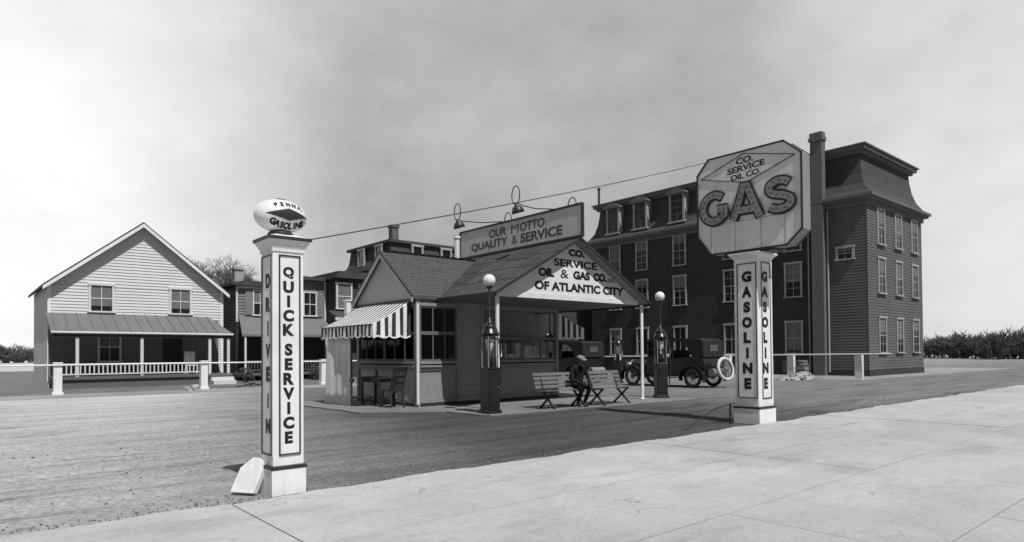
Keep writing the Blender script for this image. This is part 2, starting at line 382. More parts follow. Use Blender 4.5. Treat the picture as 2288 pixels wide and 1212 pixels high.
def twg(p, d, ln, r, dep):
    q = p+d*ln; twig.tube([p, q], [r, r*.7], 3, cap=False)
    if dep == 0: return
    for i in range(5):
        nd = (d+Vector((rt_.uniform(-.8, .8), rt_.uniform(-.8, .8), rt_.uniform(-.2, .5)))).normalized(); twg(p+d*ln*rt_.uniform(.55, 1), nd, ln*rt_.uniform(.6, .85), max(r*.6, .03), dep-1)
twg(Vector((0, 0, 0)), Vector((0, 0, 1)), 2.0, .16, 4)
dw = MB(); rg = random.Random(23)
for (xa, ya, xb, yb) in ((-95, 60, -30, 190), (-30, 190, 60, 210), (90, -10, 150, 60), (150, 60, 150, 130)):
    for k in range(int(math.hypot(xb-xa, yb-ya)/.8)):
        t_ = rg.random(); cx, cy = xa+(xb-xa)*t_+rg.uniform(-6, 6), ya+(yb-ya)*t_+rg.uniform(-6, 6); hh = rg.uniform(3.5, 8.5); rw = rg.uniform(2.2, 4.2)
        sc_ = hh/7.0; ca, sa = math.cos(k*2.4), math.sin(k*2.4); wz = rg.uniform(.9, 1.7); dw.mesh([(cx+(p[0]*ca-p[1]*sa)*sc_*wz, cy+(p[0]*sa+p[1]*ca)*sc_*wz, (p[2]-2.1)*sc_*1.25) for p in twig.v], twig.f)
tag(dw.build('distant_wood', mat('distant_twigs', .12, .95, .4, .8, big=.3), fixn=False), 'far off low trees along the horizon beyond the lot', 'trees', kind='stuff')
pd = MB(); rr = random.Random(5)
def ragged(pts, amp, step=.35):
    o = []
    for i, (a, b) in enumerate(pts):
        c, d = pts[(i+1) % len(pts)]; n = max(1, int(math.hypot(c-a, d-b)/step))
        for k in range(n): o.append((a+(c-a)*k/n+rr.uniform(-amp, amp), b+(d-b)*k/n+rr.uniform(-amp, amp)))
    return o
pd.prism(ragged([(7.3, 14.0), (8.9, 12.9), (9.1, 11.3), (16.7, 11.0), (16.9, 18.4), (7.2, 18.6)], .05), lambda u, v, t: (u, v, t), .004, .03)
struct(pd.build('station_pad', M_conc), 'worn concrete apron under the filling station', 'pavement')
dt = MB(); dt.prism(ragged([(-30, 27.2), (12, 26.6), (31.5, 27.5), (31.2, 17.5), (32.4, 12.6), (60, 12.4), (60, 33), (-30, 33)], .25, .8), lambda u, v, t: (u, v, t), .002, .010)
struct(dt.build('dirt_path', M_dirt), 'pale dirt strip along the rail fences', 'path')
gs = MB(); gs.poly([(-30, 29.3, .014), (36.5, 29.3, .014), (36.5, 80, .014), (-30, 80, .014)])
struct(gs.build('yard_ground', M_grass, fixn=False), 'dry grass yards in front of the houses', 'yard')

# ================================================================== WINDOW UNIT for background houses (faces -Y, origin at centre of sill)
_wm = {}
def window_unit(parent, x, y, z, wd, ht, m_frame, facing='-Y', bars=(1, 1), curtain=0.0, casing=.10, pane_m=None):
    k = (round(wd, 2), round(ht, 2), m_frame.name, bars, curtain, casing, (pane_m or M_pane).name)
    if k not in _wm:
        f = MB(); c = casing; h = wd/2
        f.box(-h-c, -h, -.09, 0.03, 0, ht); f.box(h, h+c, -.09, 0.03, 0, ht); f.box(-h-c-.03, h+c+.03, -.11, 0.03, ht, ht+c*1.1); f.box(-h-c-.05, h+c+.05, -.15, 0.03, -.07, 0)
        f.box(-h, h, -.066, -.024, ht*.48, ht*.48+.045)
        for i in range(bars[0]):
            u = -h+wd*(i+1)/(bars[0]+1); f.box(u-.014, u+.014, -.062, -.026, 0, ht)
        for i in range(bars[1]):
            for q in (0, .5):
                v = ht*q+ht*.5*(i+1)/(bars[1]+1); f.box(-h, h, -.060, -.028, v-.012, v+.012)
        p = MB(); p.box(-h, h, -.040, -.030, 0, ht)
        if curtain:
            p.box(-h+.02, h-.02, -.046, -.041, ht*(1-curtain), ht, 1)
        _wm[k] = (f.build('window', m_frame, data=True), p.build('pane', [pane_m or M_pane, M_curt], data=True))
    fm, pm = _wm[k]
    o = bpy.data.objects.new('window', fm); COL.objects.link(o); o.parent = parent
    o.location = Vector((x, y, z))-parent.location
    if facing == '-X': o.rotation_euler = (0, 0, -math.pi/2)
    q = bpy.data.objects.new('pane', pm); COL.objects.link(q); q.parent = o
    return o
fY = lambda Y: (lambda u, o_, z: (u, Y-o_, z))
fX = lambda X: (lambda u, o_, z: (X-o_, u, z))

# ================================================================== BIG DARK HOTEL on the right (faces -X at X=37.6)
XE, Y0, Y1, XB = 37.6, 14.2, 34.3, 46.0
H = thing('mansard_building', (XE, 24, 0), 'long dark four storey building with mansard roof behind the gas sign', 'building')
wl = MB(); wl.box(XE, XB, Y0, Y1, 0, 9.6); 
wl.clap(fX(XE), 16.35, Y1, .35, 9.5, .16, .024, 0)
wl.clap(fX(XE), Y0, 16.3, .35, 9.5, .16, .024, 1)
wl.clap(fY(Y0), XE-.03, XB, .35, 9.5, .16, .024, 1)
wl.box(XE-.05, XB, Y0-.05, Y1, 0, .33)
wl.build('wall', [M_hotel, M_hotel2], H)
tr = MB()
def ring(mb, o, z0, z1):  # band on the two seen sides and the far end
    mb.box(XE-o, XE+.02, Y0-o, Y1+o, z0, z1); mb.box(XE+.02, XB+o, Y0-o, Y0+.02, z0, z1); mb.box(XE+.02, XB+o, Y1-.02, Y1+o, z0, z1)
ring(tr, .12, 9.35, 9.62); ring(tr, .34, 9.62, 9.76); ring(tr, .46, 9.76, 9.92)
tr.build('cornice', M_htrim, H)
ms = MB()   # concave mansard: profile (inset from wall, z)
prof = [(-.42, 9.92), (-.10, 10.15), (.18, 10.6), (.36, 11.2), (.46, 11.9), (.50, 12.35)]
for (a, za), (b, zb) in zip(prof, prof[1:]):
    A = [(XE+a, Y0+a, za), (XB-a, Y0+a, za), (XB-a, Y1-a, za), (XE+a, Y1-a, za)]; B = [(XE+b, Y0+b, zb), (XB-b, Y0+b, zb), (XB-b, Y1-b, zb), (XE+b, Y1-b, zb)]
    for i in range(4): j = (i+1) % 4; ms.poly([A[i], A[j], B[j], B[i]])
ms.build('mansard_roof', M_slate, H)
tp = MB(); tp.box(XE+.30, XB-.30, Y0+.30, Y1-.30, 12.35, 12.52); tp.box(XE+.12, XB-.12, Y0+.12, Y1-.12, 12.52, 12.72); tp.box(XE+.02, XB-.02, Y0+.02, Y1-.02, 12.72, 12.80)
tp.build('roof_cornice', M_htrim, H)
def dormer(yc, z0=10.35):
    d = MB(); hw = .62
    d.box(XE-.10, XE+.9, yc-hw, yc-hw+.14, z0, z0+1.85); d.box(XE-.10, XE+.9, yc+hw-.14, yc+hw, z0, z0+1.85)
    d.box(XE-.02, XE+.5, yc-hw+.14, yc+hw-.14, z0, z0+1.85, 1)
    d.box(XE-.22, XE+.9, yc-hw-.10, yc+hw+.10, z0-.12, z0)
    d.prism([(-hw-.22, 1.85), (hw+.22, 1.85), (hw+.16, 1.98), (hw*.5, 2.20), (0, 2.27), (-hw*.5, 2.20), (-hw-.16, 1.98)], lambda u, v, t: (t, yc+u, z0+v), XE-.30, XE+.9, 1)
    d.poly([(XE-.06, yc-hw-.0, z0), (XE-.06, yc-hw-.34, z0), (XE-.03, yc-hw, z0+.9)], 1)
    o = d.build('dormer', [M_hwin, M_htrim], H)
    s = MB(); a = yc-hw+.14; b = yc+hw-.14
    s.box(XE-.05, XE-.02, a, a+.05, z0, z0+1.85); s.box(XE-.05, XE-.02, b-.05, b, z0, z0+1.85); s.box(XE-.05, XE-.02, yc-.02, yc+.02, z0, z0+1.85)
    for v in (0, .46, .92, 1.38, 1.80): s.box(XE-.045, XE-.022, a+.05, b-.05, z0+v, z0+v+.05)
    s.build('sash', M_htrim, o)
    p = MB(); p.box(XE-.032, XE-.021, a, b, z0, z0+1.85); p.build('pane', M_pane, o)
for yc in (32.05, 29.5, 26.35, 22.3, 18.3): dormer(yc)
for yc in (31.9, 29.4, 26.2, 22.35, 18.3):
    k = int(yc*10) % 7
    window_unit(H, XE, yc, 7.35, .86, 1.95, M_hwin, '-X', (1, 1), (.35, 0, .5, .22, .6, 0, .3)[k], .11)
    window_unit(H, XE, yc, 4.62, .86, 1.92, M_hwin, '-X', (1, 1), (.2, .55, 0, .4, .15, .5, 0)[k], .11)
    window_unit(H, XE, yc, 1.30, .86, 1.78, M_hwin, '-X', (1, 0), .9 if yc < 19 else (0, .3, .45)[k % 3], .11)
window_unit(H, XE, 15.35, 6.5, .75, .6, M_hwin, '-X', (1, 0), .3, .12)
for xx in (39.4, 42, 44.6):
    for zz in (7.35, 4.62, 1.3): window_unit(H, xx, Y0, zz, .86, 1.9, M_hwin, '-Y', (1, 1), (.4, .25, .6, .5, 0, .33)[int(xx+zz*2) % 6], .11)
ck = MB(); ck.box(XE-.45, XE-.035, 16.36, 17.02, 0, 13.35); ck.box(XE-.52, XE+.04, 16.29, 17.09, 13.35, 13.55); ck.box(XE-.47, XE, 16.34, 17.04, 13.55, 13.82)
ck.box(XE-.04, XE+.02, 16.36, 17.02, 12.8, 13.35)
ck.build('chimney', M_brick, H)
pp = MB(); pp.tube([(XE-.10, 16.26, .2), (XE-.10, 16.26, 9.3)], .055, 8); pp.tube([(XE-.10, 17.35, .2), (XE-.10, 17.35, 9.3)], .045, 8); pp.build('downspout', M_hwin, H)
lp = MB(); lp.tube([(XE+.6, 34.0, 12.7), (XE+.6, 34.0, 14.1)], .09, 8); lp.tube([(XE+.6, 34.0, 14.1), (XE+.6, 34.0, 14.25)], .13, 8); lp.build('vent_pipe', M_iron, H)
bs = MB()
for k in range(9): bs.box(XE-.09, XE-.03, 18.0+k*1.5, 19.0+k*1.5, .1, .85)
bs.build('cellar_window', M_oldwood, H)

# ================================================================== WHITE GABLED HOUSE far left
A = thing('clapboard_house', (7, 36, 0), 'white clapboard gabled house with a shaded front porch', 'house')
xl, xr, xc, za, ze = 3.24, 10.76, 7.0, 7.78, 4.72
sl_ = (za-ze)/(xr-xc)
aw = MB(); aw.box(xl+.01, xr-.01, 36.03, 43, 0, ze)
aw.prism([(xl+.01, ze), (xr-.01, ze), (xc, za-.02)], lambda u, v, t: (u, t, v), 36.03, 43)
aw.clap(fY(36.03), xl, xr, .35, ze, .145, .034); aw.clap(fY(36.03), lambda z: xl+(z-ze)/sl_, lambda z: xr-(z-ze)/sl_, ze, za, .145, .034)
aw.clap(lambda u, o_, z: (xr-.01+o_, u, z), 36.03, 43, .35, ze, .145, .034)
aw.build('wall', M_housew, A)
ar = MB()
for sgn in (-1, 1):
    x0 = xc; x1 = xc+sgn*(xr-xc+.22); z1 = za-sl_*(xr-xc+.22)
    ar.prism([(x0, za+.02), (x1, z1+.02), (x1, z1+.16), (x0, za+.16)], lambda u, v, t: (u, t, v), 35.66, 43.3)
ar.build('roof', M_slate, A)
at = MB()
for sgn in (-1, 1):
    x1 = xc+sgn*(xr-xc+.24); z1 = za-sl_*(xr-xc+.24)
    at.prism([(xc, za-.10), (x1, z1-.10), (x1, z1+.07), (xc, za+.07)], lambda u, v, t: (u, t, v), 35.60, 35.655)
at.box(xr-.10, xr+.03, 35.97, 36.02, .3, ze); at.box(xl-.03, xl+.10, 35.97, 36.02, .3, ze)
at.build('trim', M_white, A)
window_unit(A, 8.72, 36.0, 3.55, .85, 1.2, M_housew, '-Y', (1, 0), .8, .10); window_unit(A, 5.3, 36.0, 3.55, .85, 1.2, M_housew, '-Y', (1, 0), .8, .10)
pr = MB(); pr.prism([(36.0, 3.42), (33.85, 2.50), (33.85, 2.40), (36.0, 3.30)], lambda u, v, t: (t, u, v), xl-.1, 10.05)
pr.poly([(10.05, 36.0, 3.42), (10.62, 33.85, 2.50), (10.05, 33.85, 2.50)]); pr.poly([(10.05, 36.0, 3.30), (10.62, 33.85, 2.40), (10.05, 33.85, 2.40)]); pr.poly([(10.05, 33.85, 2.5), (10.62, 33.85, 2.5), (10.62, 33.85, 2.4), (10.05, 33.85, 2.4)]); pr.poly([(10.05, 36, 3.42), (10.62, 33.85, 2.5), (10.62, 33.85, 2.4), (10.05, 36, 3.3)])
for k in range(15): xs = xl+.1+k*.47; pr.prism([(35.98, 3.425), (33.86, 2.518), (33.86, 2.545), (35.98, 3.45)], lambda u, v, t: (t, u, v), xs, xs+.03)
pr.build('porch_roof', M_proof, A)
gt_ = MB(); gt_.tube([(xl-.1, 33.80, 2.46), (10.62, 33.80, 2.44)], .05, 8); gt_.build('gutter', M_housew, A)
dr = MB(); dr.box(7.9, 8.75, 35.74, 35.80, .5, 2.5); dr.build('door', M_dkpaint, A)
window_unit(A, 5.6, 35.80, 1.2, .8, 1.3, M_housew, '-Y', (1, 0), .5, .08)
pw = MB(); pw.box(xl-.05, 10.60, 33.86, 33.95, 2.25, 2.39); pw.build('porch_beam', M_dkpaint, A)
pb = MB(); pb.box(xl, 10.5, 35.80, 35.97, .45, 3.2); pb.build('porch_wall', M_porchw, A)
for xx in (4.1, 6.6, 9.55, 10.42):
    q = MB(); q.box(xx-.06, xx+.06, 33.90, 34.02, .5, 2.25); q.build('porch_post', M_housew, A)
fl = MB(); fl.box(xl, 10.6, 33.8, 35.8, .40, .52); fl.box(xl, 10.6, 33.9, 33.95, 0, .40); fl.build('porch_floor', M_oldwood, A)
st = MB(); st.box(9.5, 10.55, 33.45, 33.79, 0, .36); st.box(9.5, 10.55, 33.12, 33.44, 0, .20); st.build('steps', M_housew, A)
bl = MB(); bl.box(xl, 9.45, 33.88, 33.94, 1.02, 1.10); bl.box(xl, 9.45, 33.88, 33.94, .60, .66)
x = xl+.1
while x < 9.4: bl.box(x, x+.05, 33.89, 33.93, .66, 1.02); x += .17
bl.build('porch_railing', M_housew, A)
ch = thing('porch_chair', (8.9, 34.6, .52), 'pale wooden chair on the porch of the white house', 'chair')
c = MB(); c.box(8.62, 9.12, 34.4, 34.85, .92, .97); c.build('seat', M_housew, ch)
c = MB(); c.box(8.62, 9.12, 34.86, 34.90, .97, 1.62); c.build('backrest', M_housew, ch)
for xx in (8.65, 9.09):
    for yy in (34.43, 34.87):
        c = MB(); c.box(xx-.02, xx+.02, yy-.02, yy+.02, .52, .915); c.build('leg', M_housew, ch)

# ================================================================== BROWN CLAPBOARD HOUSE
B = thing('clapboard_house', (14.8, 38, 0), 'brown clapboard house with flat roof, shutters and porch behind the left pillar', 'house')
bm_ = MB(); bm_.box(12.13, 15.0, 38.03, 47, 0, 5.35); bm_.box(15.0, 17.4, 38.03, 47, 0, 5.9)
bm_.clap(fY(38.03), 12.1, 15.0, .3, 5.35, .165, .036); bm_.clap(fY(38.03), 15.0, 17.4, .3, 5.9, .165, .036)
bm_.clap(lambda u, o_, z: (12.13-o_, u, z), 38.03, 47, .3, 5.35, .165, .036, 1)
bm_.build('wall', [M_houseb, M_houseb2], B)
br = MB(); br.box(11.80, 14.98, 37.70, 47.2, 5.36, 5.52); br.prism([(11.85, 5.52), (14.97, 5.52), (14.97, 5.66), (12.5, 5.66)], lambda u, v, t: (u, t, v), 37.9, 47); br.box(14.985, 17.6, 37.62, 47.2, 5.91, 6.12)
br.build('roof', M_slate, B)
bc = MB(); bc.box(12.12, 12.60, 38.3, 38.8, 5.5, 6.3); bc.box(12.05, 12.67, 38.23, 38.87, 6.3, 6.42); bc.build('chimney', M_chimw, B)
bt = MB(); bt.box(12.07, 12.17, 37.95, 38.0, .3, 5.35); bt.box(17.34, 17.44, 37.95, 38.0, .3, 5.9); bt.box(12.2, 14.98, 37.93, 37.97, 5.22, 5.34); bt.build('trim', M_housew, B)
window_unit(B, 13.42, 38.0, 3.74, .72, 1.35, M_whitew, '-Y', (1, 0), .5, .06); window_unit(B, 16.4, 38.0, 3.80, .72, 1.35, M_whitew, '-Y', (1, 0), 0, .07)
for xx in (12.78, 14.06, 16.98):
    s_ = MB(); s_.box(xx-.20, xx+.20, 37.93, 37.99, 3.72, 5.14)
    for k in range(12): s_.box(xx-.15, xx+.15, 37.915, 37.928, 3.80+k*.11, 3.86+k*.11)
    s_.build('shutter', M_frame, B)
bp = MB(); bp.prism([(37.99, 3.62), (35.95, 2.55), (35.95, 2.43), (37.99, 3.50)], lambda u, v, t: (t, u, v), 12.25, 17.3)
bp.poly([(12.25, 37.99, 3.62), (11.75, 35.95, 2.55), (12.25, 35.95, 2.55)]); bp.poly([(12.25, 37.99, 3.62), (11.75, 35.95, 2.55), (11.75, 35.95, 2.43), (12.25, 37.99, 3.5)]); bp.poly([(11.75, 35.95, 2.55), (12.25, 35.95, 2.55), (12.25, 35.95, 2.43), (11.75, 35.95, 2.43)])
bp.build('porch_roof', M_proof, B)
for xx in (11.95, 14.2, 17.0):
    q = MB(); q.box(xx-.05, xx+.05, 36.0, 36.1, .4, 2.44); q.build('porch_post', M_housew, B)
q = MB(); q.box(11.8, 17.3, 35.95, 38, .30, .42); q.build('porch_floor', M_oldwood, B)
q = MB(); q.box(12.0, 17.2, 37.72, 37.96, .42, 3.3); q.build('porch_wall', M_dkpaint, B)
q = MB(); q.box(12.0, 16.9, 36.03, 36.07, 1.05, 1.12); q.box(12.0, 16.9, 36.03, 36.07, .55, .6)
x = 12.1
while x < 16.9: q.box(x, x+.04, 36.035, 36.065, .6, 1.05); x += .16
q.build('porch_railing', M_oldwood, B)

# ================================================================== NARROW DARK HOUSE + MANSARD HOUSE behind the station's wing
Cc = thing('row_house', (18.6, 37, 0), 'narrow dark row house with a pale blind, left of the mansard house', 'house')
q = MB(); q.box(17.5, 20.2, 36.5, 45, 0, 6.0); q.clap(fY(36.5), 17.5, 20.2, .2, 6.0, .15, .02); q.build('wall', M_dark, Cc)
q = MB(); q.box(17.25, 20.5, 36.1, 45, 6.0, 6.22); q.box(17.45, 19.6, 36.2, 45, 6.22, 6.42); q.build('roof', M_slate, Cc)
window_unit(Cc, 17.9, 36.47, 4.2, .85, 1.45, M_whitew, '-Y', (0, 0), .98, .09); window_unit(Cc, 19.3, 36.47, 4.2, .7, 1.45, M_hwin, '-Y', (1, 1), 0, .09)
q = MB(); q.prism([(36.48, 4.05), (35.2, 3.55), (35.2, 3.42), (36.48, 3.9)], lambda u, v, t: (t, u, v), 16.9, 20.1); q.build('porch_roof', M_slate, Cc)
q = MB(); q.box(16.7, 17.9, 35.05, 35.19, 3.40, 3.56); q.build('gutter', M_whitew, Cc)

D = thing('mansard_house', (23.5, 37.5, 0), 'dark mansard roofed house rising behind the station roof', 'house')
q = MB(); q.box(20.28, 27, 35.03, 40.6, 0, 6.75); q.clap(fX(20.28), 35.03, 40.6, .2, 6.75, .16, .02); q.clap(fY(35.03), 20.26, 27, .2, 6.75, .16, .02); q.build('wall', M_dark, D)
q = MB(); q.box(19.95, 27.3, 34.7, 40.9, 6.75, 6.98); q.box(20.08, 27.2, 34.82, 40.8, 6.98, 7.1); q.build('cornice', M_htrim, D)
q = MB(); pf = [(-.12, 7.1), (.03, 7.5), (.12, 8.3)]
for (a, za_), (b, zb) in zip(pf, pf[1:]):
    P = [(20.28+a, 35.03+a, za_), (27-a, 35.03+a, za_), (27-a, 40.6-a, za_), (20.28+a, 40.6-a, za_)]; Q = [(20.28+b, 35.03+b, zb), (27-b, 35.03+b, zb), (27-b, 40.6-b, zb), (20.28+b, 40.6-b, zb)]
    for i in range(4): j = (i+1) % 4; q.poly([P[i], P[j], Q[j], Q[i]])
q.build('mansard_roof', M_slate, D)
q = MB(); q.box(20.18, 27.1, 34.93, 40.7, 8.3, 8.46); q.poly([(20.18, 34.93, 8.461), (27.1, 34.93, 8.461), (25, 37.5, 8.95), (22, 37.5, 8.95)]); q.poly([(20.18, 34.93, 8.461), (22, 37.5, 8.95), (22, 38, 8.95), (20.18, 40.7, 8.461)]); q.poly([(22, 37.5, 8.95), (25, 37.5, 8.95), (25, 38, 8.95), (22, 38, 8.95)]); q.poly([(27.1, 34.93, 8.461), (27.1, 40.7, 8.461), (25, 38, 8.95), (25, 37.5, 8.95)]); q.build('roof', M_slate, D)
q = MB(); q.box(20.75, 21.2, 35.6, 36.05, 8.4, 9.35); q.box(20.69, 21.26, 35.54, 36.11, 9.35, 9.5); q.build('chimney', M_brick, D)
for xx in (22.15, 24.35): window_unit(D, xx, 34.98, 7.2, .62, .95, M_hwin, '-Y', (0, 0), 0, .12)
for yy in (36.3, 38.6): window_unit(D, 20.22, yy, 7.2, .62, .95, M_hwin, '-X', (0, 0), 0, .12)

LW = thing('shed_building', (32.5, 36.5, 0), 'low dark clapboard building seen under the canopy behind the pumps', 'building')
q = MB(); q.box(27.6, 42.0, 36.03, 42, 0, 6.2); q.clap(fY(36.03), 27.6, 42.0, .2, 6.2, .17, .022); q.clap(fX(27.6), 36.03, 42, .2, 6.2, .17, .022); q.build('wall', M_dark, LW)
q = MB(); q.box(27.3, 42.2, 35.7, 42.3, 6.2, 6.42); q.build('roof', M_slate, LW)
for xx in (29.3, 32.0, 34.8):
    for zz in (1.2, 3.9): window_unit(LW, xx, 36.0, zz, .8, 1.6, M_htrim, '-Y', (1, 1), 0, .1)

# ================================================================== BARE TREE behind the houses
T = thing('bare_tree', (15.4, 54, 0), 'leafless twiggy tree rising behind the two left houses', 'tree')
rt = random.Random(11); trunk = MB(); crown = MB()
trunk.tube([(15.4, 54, 0), (15.5, 54, 2), (15.35, 54.1, 4)], [.32, .26, .2], 8)
def grow(p, d, ln, r, dep):
    q = p+d*ln; (crown if dep < 5 else trunk).tube([p, (p+q)/2+Vector((rt.uniform(-.05, .05),)*3)*ln, q], [r, r*.85, r*.7], 4 if dep > 2 else 3, cap=False)
    if dep == 0: return
    for i in range(3 if dep < 5 else 4):
        nd = (d+Vector((rt.uniform(-.75, .75), rt.uniform(-.75, .75), rt.uniform(-.15, .55)))).normalized()
        grow(q if i else p+d*ln*.75, nd, ln*rt.uniform(.62, .85), max(r*.62, .010), dep-1)
for k in range(4):
    a = k*1.6+.3
    grow(Vector((15.35, 54.1, 3.9-.2*k)), Vector((math.cos(a)*.62, math.sin(a)*.62, .9)).normalized(), 1.75, .13, 6)
trunk.build('trunk', M_bark, T, fixn=False); crown.build('crown', M_bark, T, fixn=False)

# ================================================================== RAIL FENCES with white posts
F1 = thing('rail_fence', (8, 29, 0), 'white rail fence with stout posts in front of the left houses', 'fence')
for xx in (-2.0, 2.9, 7.92, 13.17, 18.4, 23.6, 28.8):
    q = MB(); q.box(xx-.13, xx+.13, 28.87, 29.13, 0, 1.16); q.box(xx-.17, xx+.17, 28.83, 29.17, 0, .10); q.box(xx-.15, xx+.15, 28.85, 29.15, 1.16, 1.20); q.build('post', M_white, F1)
q = MB(); q.tube([(-2, 28.84, 1.10), (30.5, 28.84, 1.10)], .035, 6); q.build('rail', M_white, F1)
F2 = thing('rail_fence', (33.2, 22, 0), 'white rail fence with posts along the dark building', 'fence')
for yy in (13.0, 16.36, 20.0, 24.0, 28.0):
    q = MB(); q.box(33.07, 33.33, yy-.16, yy+.16, 0, 1.26); q.build('post', M_whitew, F2)
q = MB(); q.tube([(33.03, 11.5, 1.24), (33.03, 29, 1.14)], .04, 6); q.build('rail', M_whitew, F2)

# rubble, shrubs and odds at the lot's edge
def heap(name, x, y, rx, ry, h, seed, m, label, cat, n=26):
    r = random.Random(seed); q = MB(); vs = []; fs = []; nu, nv = 18, 6
    for i in range(nv+1):
        t_ = i/nv
        for k in range(nu):
            a = 2*math.pi*k/nu; rad = (1-t_)*(1+.2*r.uniform(-1, 1)); vs.append((x+rx*rad*math.cos(a), y+ry*rad*math.sin(a), h*(1-(1-t_)**2)*(1+.25*r.uniform(-1, 1)) if i else 0))
    for i in range(nv):
        for k in range(nu): fs.append((i*nu+k, i*nu+(k+1) % nu, (i+1)*nu+(k+1) % nu, (i+1)*nu+k))
    q.mesh(vs, fs)
    for k in range(n):
        a = r.uniform(0, 6.28); rd = r.uniform(.3, 1.15); s_ = r.uniform(.04, .12); z = h*max(0, 1-rd*rd)*.9
        c0 = Vector((x+rx*rd*math.cos(a), y+ry*rd*math.sin(a), z+s_*.4)); ring_ = []
        b0 = MB(); b0.box(-s_, s_, -s_*.8, s_*.8, -s_*.5, s_*.6); b0.xf(Matrix.Translation(c0) @ Matrix.Rotation(r.uniform(0, 3), 4, 'Z') @ Matrix.Rotation(r.uniform(-.5, .5), 4, 'X')); q.mesh(b0.v, b0.f)
    return tag(q.build(name, m), label, cat)
heap('rubble_heap', 31.8, 15.2, 1.5, .6, .30, 4, M_rub, 'pale rubble heap beside the right fence post', 'rubble')
heap('rubble_heap', 7.35, 28.3, .30, .2, .12, 6, M_rub, 'small white rubble pile left of the far fence post', 'rubble', 8)
heap('rubble_heap', 10.6, 29.6, 1.3, .35, .2, 9, M_oldwood, 'dark debris heap near the fence beside the left pillar', 'rubble')
bx = thing('wooden_crate', (32.7, 15.55, 0), 'grey wooden crate standing beside the right fence post', 'crate')
q = MB(); q.box(32.5, 32.95, 15.35, 15.8, .03, .62); q.build('body', M_oldwood, bx)
q = MB()
for k in range(3): q.box(32.47, 32.498, 15.33, 15.82, .08+k*.19, .20+k*.19); q.box(32.5, 32.95, 15.32, 15.348, .08+k*.19, .20+k*.19)
q.build('slat', M_frame, bx)
bl_ = thing('barrel', (35.6, 16.9, 0), 'dark wooden barrel by the chimney of the big building', 'barrel')
q = MB(); q.lathe([(.001, 0), (.26, 0), (.31, .25), (.33, .45), (.31, .65), (.26, .9), (.24, .9), (.24, .85), (.001, .85)], (35.6, 16.9, 0), 18); q.build('stave_body', M_oldwood, bl_)
for z, r in ((.12, .29), (.32, .328), (.6, .328), (.8, .29)):
    q = MB(); q.lathe([(r-.01, z-.02), (r+.008, z-.02), (r+.008, z+.02), (r-.01, z+.02)], (35.6, 16.9, 0), 18); q.build('hoop', M_iron, bl_)
def shrub(x, y, h, seed, label):
    r = random.Random(seed); t_ = thing('shrub', (x, y, 0), label, 'shrub'); s1 = MB(); s2 = MB()
    for k in range(26):
        a = r.uniform(0, 6.28); l = r.uniform(.4, 1)*h; o = r.uniform(.1, .5)*h
        p = (x+o*math.cos(a), y+o*math.sin(a), l); s1.tube([(x+.1*math.cos(a), y+.1*math.sin(a), 0), (x+o*.6*math.cos(a), y+o*.6*math.sin(a), l*.6), p], [.015, .01, .005], 4, cap=False)
        for j in range(14):
            c0 = Vector(p)*1.0+Vector((r.uniform(-.2, .2)*h, r.uniform(-.2, .2)*h, r.uniform(-.45, .1)*h)); e = Vector((r.uniform(-1, 1), r.uniform(-1, 1), r.uniform(-1, 1))).normalized()*.06; f = e.orthogonal().normalized()*.035
            if c0.z > .03: s2.poly([c0-e, c0+f, c0+e, c0-f])
    s1.build('stem', M_bark, t_, fixn=False); s2.build('foliage', M_shrub, t_, fixn=False)
shrub(11.4, 34.2, .8, 2, 'dark shrub beside the white house porch steps')
shrub(12.6, 34.6, .7, 3, 'low ragged shrub before the brown house porch')
shrub(15.4, 34.8, .8, 8, 'bushy shrub by the brown house, right of the left pillar')

# ================================================================== LEFT SIGN PILLAR
P = thing('sign_pillar', (2.565, 6.645, 0), 'white pillar reading QUICK SERVICE with an oval globe lamp on top', 'sign pillar', 'white sign pillars along the sidewalk')
px0, px1, py0, py1 = 2.405, 2.720, 6.45, 6.765
q = MB(); q.box(px0-.018, px1+.018, py0-.018, py1+.018, .0, .262); q.build('base', M_white, P, bevel=.006)
q = MB(); q.box(px0-.026, px1+.026, py0-.026, py1+.026, .262, .292); q.build('band', M_dkpaint, P, bevel=.004)
q = MB(); q.box(px0, px1, py0, py1, .292, 2.45); q.build('shaft', M_white, P, bevel=.008)
q = MB()
def frust(mb, a, b, z0, z1):
    A_ = [(px0-a, py0-a, z0), (px1+a, py0-a, z0), (px1+a, py1+a, z0), (px0-a, py1+a, z0)]; B_ = [(px0-b, py0-b, z1), (px1+b, py0-b, z1), (px1+b, py1+b, z1), (px0-b, py1+b, z1)]
    for i in range(4): j = (i+1) % 4; mb.poly([A_[i], A_[j], B_[j], B_[i]])
    mb.poly(A_); mb.poly(B_)
frust(q, .012, .012, 2.440, 2.475); frust(q, .014, .030, 2.475, 2.510); frust(q, .030, .056, 2.510, 2.555); q.build('capital', M_whitew, P)
q = MB(); frust(q, .066, .066, 2.556, 2.588); q.build('cap_slab', M_dkpaint, P, bevel=.004)
q = MB(); frust(q, .056, -.06, 2.589, 2.625); q.build('cap_top', M_white, P)
def sign_panel(par, fn, u0, u1, z0, z1, fr=.014):
    a = MB()
    a.prism([(u0, z0), (u1, z0), (u1, z1), (u0, z1)], lambda u, v, t: fn(u, v, t), 0.0005, .004, 0)
    for (x0, x1, a0, a1) in ((u0, u0+fr, z0, z1), (u1-fr, u1, z0, z1), (u0+fr, u1-fr, z0, z0+fr), (u0+fr, u1-fr, z1-fr, z1)):
        a.prism([(x0, a0), (x1, a0), (x1, a1), (x0, a1)], lambda u, v, t: fn(u, v, t), .0045, .014, 1)
    return a.build('panel', [M_white, M_dkpaint], par)
f1 = lambda u, v, t: (u, py0-t, v)
pn = sign_panel(P, f1, 2.462, 2.684, .400, 2.408)
q = MB()
